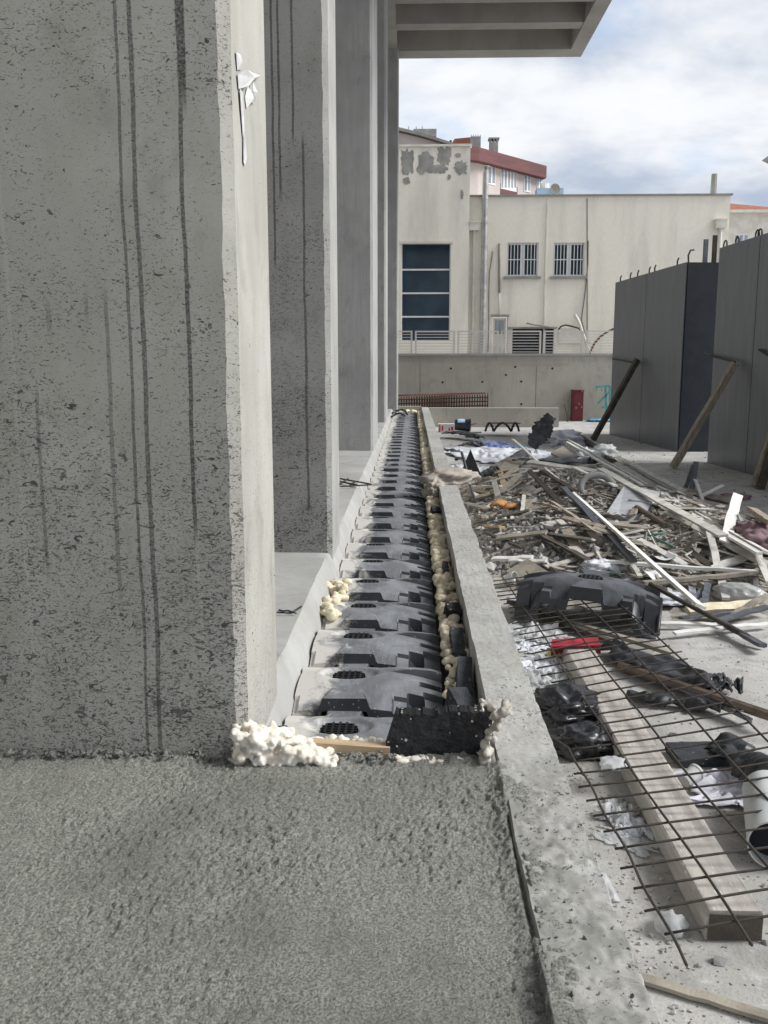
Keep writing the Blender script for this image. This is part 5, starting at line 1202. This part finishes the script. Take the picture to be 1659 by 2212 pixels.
# ---- boxes, buckets by the low wall
def carton(u0, u1, v1, v0, dep, m_, label, name='carton'):
    a, c = fz(u0, v1), fz(u1, v1); y_ = a.y; h_ = fy(u0, v0, y_).z; e_ = thing(name, label, 'box', ((a.x + c.x) / 2, y_, 0))
    MB().b2(a.x, c.x, y_, y_ + dep, 0, h_).build('body', m_, e_); return e_, a.x, c.x, y_, h_
e_, x0_, x1_, y_, h_ = carton(934, 961, 917, 900, .4, M_cardb, 'brown cardboard box beside the grey bucket near the low wall')
MB().b2(x0_ - .02, x1_ + .02, y_ - .02, y_ + .42, h_ + .001, h_ + .03).build('flap', M_cardb, e_)
e_, x0_, x1_, y_, h_ = carton(947, 982, 934, 916, .4, M_whitebox, 'white carton with red printed blocks beside the black bucket')
for a, c, d, f in ((.04, .12, .0, 1), (.20, .30, .15, .85), (.62, .72, .15, .6), (.78, .92, .2, .7)): MB().b2(x0_ + (x1_ - x0_) * a, x0_ + (x1_ - x0_) * c, y_ - .004, y_ - .001, h_ * d + .01, h_ * f - .01).build('red_print', M_redink, e_)
p_ = fz(973, 916); cupshape('grey_bucket', (p_.x, p_.y, 0), .17, .20, .40, M_bucketg, 'upright grey bucket between the cardboard box and the low wall', 'bucket', (0, 0, 0))
p_ = fz(982, 932); e_ = cupshape('black_bucket', (p_.x + .02, p_.y + .18, .21), .18, .21, .52, M_blackpl, 'black bucket lying on its side with a blue and white label', 'bucket', (math.radians(90), 0, math.radians(82)))
V, F = [], []
for i in range(2):
    for k in range(8): t = -math.pi * .15 - k * math.pi * .09 + math.pi; V.append((.2 * math.cos(t), .2 * math.sin(t), .1 + .25 * i))
obj('label', V, [[k, k + 1, 9 + k, 8 + k] for k in range(7)], M_label, e_, local=True)
MB().tube([(.2 * math.cos(t), .0 + .2 * math.sin(t) * .3, .52 + .22 * abs(math.sin(t))) for t in np.linspace(0, 3.14, 10)], .009, 5).build('handle', M_metal, e_, local=True)
wire('wire_scrap', [fz(u, v, .02) for u, v in ((990, 934), (1010, 934.5), (1040, 934))], .02, M_blackpl, 'straight black rod on the floor by the black bucket', 'rod')
wire('wire_scrap', [fy(u, v, 35.5) for u, v in ((1219, 873), (1222, 885), (1225, 896), (1227, 905), (1224, 908), (1227, 912))], .02, M_rebar, 'bent rebar wire standing against the retaining wall', 'wire')
# red steel panel, bags, turquoise frame, rebar cage by the retaining wall
q = R4(1236, 1261, 845, 905, 35.9); e_ = thing('steel_cabinet', 'maroon steel cabinet at the foot of the retaining wall', 'cabinet', ((q[0] + q[1]) / 2, 35.9, 0))
MB().b2(q[0], q[1], 35.9, 36.3, 0, q[3]).build('body', M_maroon, e_); MB().b2(q[0] - .02, q[1] + .02, 35.87, 36.32, q[3] + .001, q[3] + .05).build('top', M_maroon, e_)
MB().b2(q[0] + .04, q[1] - .04, 35.885, 35.899, .06, q[3] - .06).build('door', M_maroon, e_)
p_ = fz(1283, 905); crumple('white_sack', (p_.x, p_.y - .2, 0), (.95, .8, .85), M_tarp, 'full white sack beside the maroon cabinet', 'sack', 101)
p_ = fz(1300, 906); crumple('green_sack', (p_.x + .1, p_.y - .3, 0), (.7, .6, .6), mat('dark_green_sack', (.10, .15, .14), None, 6, .8, .2), 'dark green sack leaning on the white sack', 'sack', 102)
p_ = fz(1290, 910); crumple('blue_tarp', (p_.x, p_.y - .3, 0), (.95, .5, .16), M_bluet, 'folded bright blue tarpaulin at the foot of the white sack', 'tarpaulin', 103)
e_ = thing('turquoise_frame', 'turquoise steel frame with hooks standing by the retaining wall', 'frame', fz(1310, 900)); Yt = 35.6
for k, pr_ in enumerate((((1308, 836), (1310, 905)), ((1317, 834), (1319, 905)), ((1287, 836), (1318, 833)), ((1291, 872), (1318, 845)), ((1300, 880), (1320, 878)))):
    a, c = fy(*pr_[0], Yt), fy(*pr_[1], Yt); a.z, c.z = max(a.z, .03), max(c.z, .03); MB().bar(a, c, .07, .07).build('bar', M_turq, e_)
for u in (1289, 1299, 1308): a = fy(u, 836, Yt); MB().tube([a, a + Vector((0, 0, -.12)), a + Vector((.03, 0, -.16))], .015, 5).build('hook', M_turq, e_)
cg = thing('rebar_cage', 'rusty red rebar cage stacked behind the low wall', 'rebar', fy(958, 900, 34.2)); cg.location.z = 0; Yc = 34.2
xa, xb = fy(845, 860, Yc).x, fy(1054, 860, Yc).x
for k in range(38):
    t = k / 37; x_ = xa + (xb - xa) * t; zt = .92 + .16 * min(1, t * 1.6)
    MB().tube([(x_, Yc, .02), (x_, Yc, zt), (x_ + .08, Yc + 1.1, zt + .06), (x_ + .08, Yc + 1.1, .02)], .022, 5).build('stirrup', M_rebarr, cg)
for zz, yo in ((.75, -.03), (.90, -.03), (.60, -.03), (1.02, 1.12)): MB().tube([(xa, Yc + yo, zz), (xb, Yc + yo, zz + .1)], .025, 5).build('long_bar', M_rebar, cg)

# ---- near debris: timber, rebar mesh, foam board, pipe, plank
tb = []
N = 24; V = []
for i in range(N + 1):
    t = i / N; y_ = 3.28 + (6.80 - 3.28) * t; xl = 1.165 + .004 * math.sin(t * 4)
    for x_, z_ in ((xl, .012), (xl + .008, .002), (xl + .212, .002), (xl + .222, .014), (xl + .224, .118), (xl + .214, .130), (xl + .012, .131), (xl, .122)):
        V.append((x_ + random.uniform(-.0015, .0015), y_ + (random.uniform(-.006, .006) if i in (0, N) else 0), z_ + random.uniform(-.001, .001)))
F = [[8 * i + k, 8 * i + (k + 1) % 8, 8 * i + 8 + (k + 1) % 8, 8 * i + 8 + k] for i in range(N) for k in range(8)] + [list(range(7, -1, -1)), [8 * N + k for k in range(8)]]
e_ = thing('timber_beam', 'thick pale grey timber beam lying under the rebar mesh', 'timber', (1.27, 3.42, 0))
obj('beam', V, F, M_timber, e_)
MB().prism([(1.172, 3.270, .012), (1.382, 3.270, .012), (1.384, 3.270, .118), (1.176, 3.270, .122)], (0, -.003, 0)).build('end_grain', M_woodd, e_)
ms = thing('rebar_mesh', 'rusty welded rebar mesh sheet lying over the timber beam', 'rebar mesh', (.99, 2.97, 0))
MO, MD, ME = Vector((.99, 2.97, 0)), Vector((-.0575, .9983, 0)), Vector((.9983, .0575, 0))
mp = lambda s_, t_, dz=0: MO + MD * s_ + ME * t_ + Vector((0, 0, .125 + .15 * t_ + dz + .012 * math.sin(s_ * 1.7 + t_ * 3)))
def rebar(pts, r=.0062): return MB().tube(pts, r, 7)
for t_, s0, s1 in ((0, -.02, 2.08), (.25, .02, 5.87), (.5, -.05, 5.86), (.75, -.02, 5.88), (1.0, -.03, 5.84)):
    rebar([mp(s0 + (s1 - s0) * k / 24, t_ + (.006 * math.sin(k * .9)) - (.03 * max(0, k - 21) if t_ == 0 else 0), .0045) for k in range(25)]).build('long_bar', M_rebar, ms, smooth=True)
for k in range(38):
    s_ = .17 + k * .15; t0 = -.035 if s_ < 2.1 else .10 - .02 * math.sin(k)
    t0 += random.uniform(-.02, .02); bend = random.uniform(-.012, .012)
    rebar([mp(s_ + bend * math.sin(3.1 * j / 8), t0 + (1.04 + .02 * math.sin(k * 2.1) - t0) * j / 8, -.0045) for j in range(9)], .0056).build('cross_bar', M_rebar, ms, smooth=True)
p_ = fz(1507, 1640); chip((p_.x, p_.y, .03), (.30, .22, .05), M_eps2, .12, 'flat dark grey foam board lying beside the timber beam', .04, 'foam_board')
p_ = fz(1640, 1890); e_ = thing('white_pipe', 'short white plastic pipe with dark open end lying on the floor', 'pipe', (p_.x + .06, p_.y + .02, .0))
n = 28; V = []; a0 = Vector((p_.x + .075, p_.y + .04, .118)); ax = Vector((.30, .95, 0)).normalized(); s1 = Vector((ax.y, -ax.x, 0)); upz = Vector((0, 0, 1))
for L_, R_ in ((0, .116), (.55, .116), (.55, .108), (0, .108)):
    for k in range(n): t = 2 * math.pi * k / n; V.append(a0 + ax * L_ + s1 * (R_ * math.cos(t)) + upz * (R_ * math.sin(t)))
F = [[i * n + k, i * n + (k + 1) % n, ((i + 1) % 4) * n + (k + 1) % n, ((i + 1) % 4) * n + k] for i in range(4) for k in range(n)]
obj('pipe_wall', [tuple(p) for p in V], F, mat('grey_white_pipe', (.60, .61, .61), (.5, .51, .51), 5, .5, .1, 40), e_, smooth=35)
V = [a0 + ax * .10 + s1 * (.1075 * math.cos(2 * math.pi * k / n)) + upz * (.1075 * math.sin(2 * math.pi * k / n)) for k in range(n)]; obj('inner_shade_disc', [tuple(p) for p in V], [list(range(n))], M_dark, e_)  # dark disc painted in for the shade inside the pipe
a, c = fz(1380, 2112, .018), fz(1690, 2205, .02)
tag(MB().bar(a, c, .045, .016, n=8, wob=.002, seed=3).build('wood_strip', M_woodg), 'grey wood strip lying on bare floor at the foot of the upstand', 'lath')
p_ = fz(1450, 1985, .05); crumple('plastic_film', (p_.x, p_.y - .01, .0), (.12, .13, .10), M_clear, 'crushed clear bottle under the near corner of the mesh', 'plastic film', 111, .3, 2.0, ICO3)
p_ = fz(1320, 1930); sheet('plastic_film', (p_.x - .02, p_.y, .03), (.06, .16), M_clear, 'thin clear film sliver against the upstand', 'plastic film', 112, .02, 3, 12, 12, .3, tilt=(.3, .2))
for i, (u, v) in enumerate(((1535, 1592), (1455, 1588), (1380, 1640), (1560, 1800), (1600, 1842), (1645, 1815), (1575, 1945), (1655, 2040), (1555, 2080), (1460, 2175), (1500, 2150))):
    p_ = fz(u, v); V, F = HULLS[i]; s = .018 + .014 * (i % 3)
    tag(obj('pebble', V * np.array([s, s * .7, s * .4]) + np.array([p_.x, p_.y, s * .25]), F, M_rub2), 'dark pebble lying on the pale site floor', 'stone', 'pebbles on the pale floor')
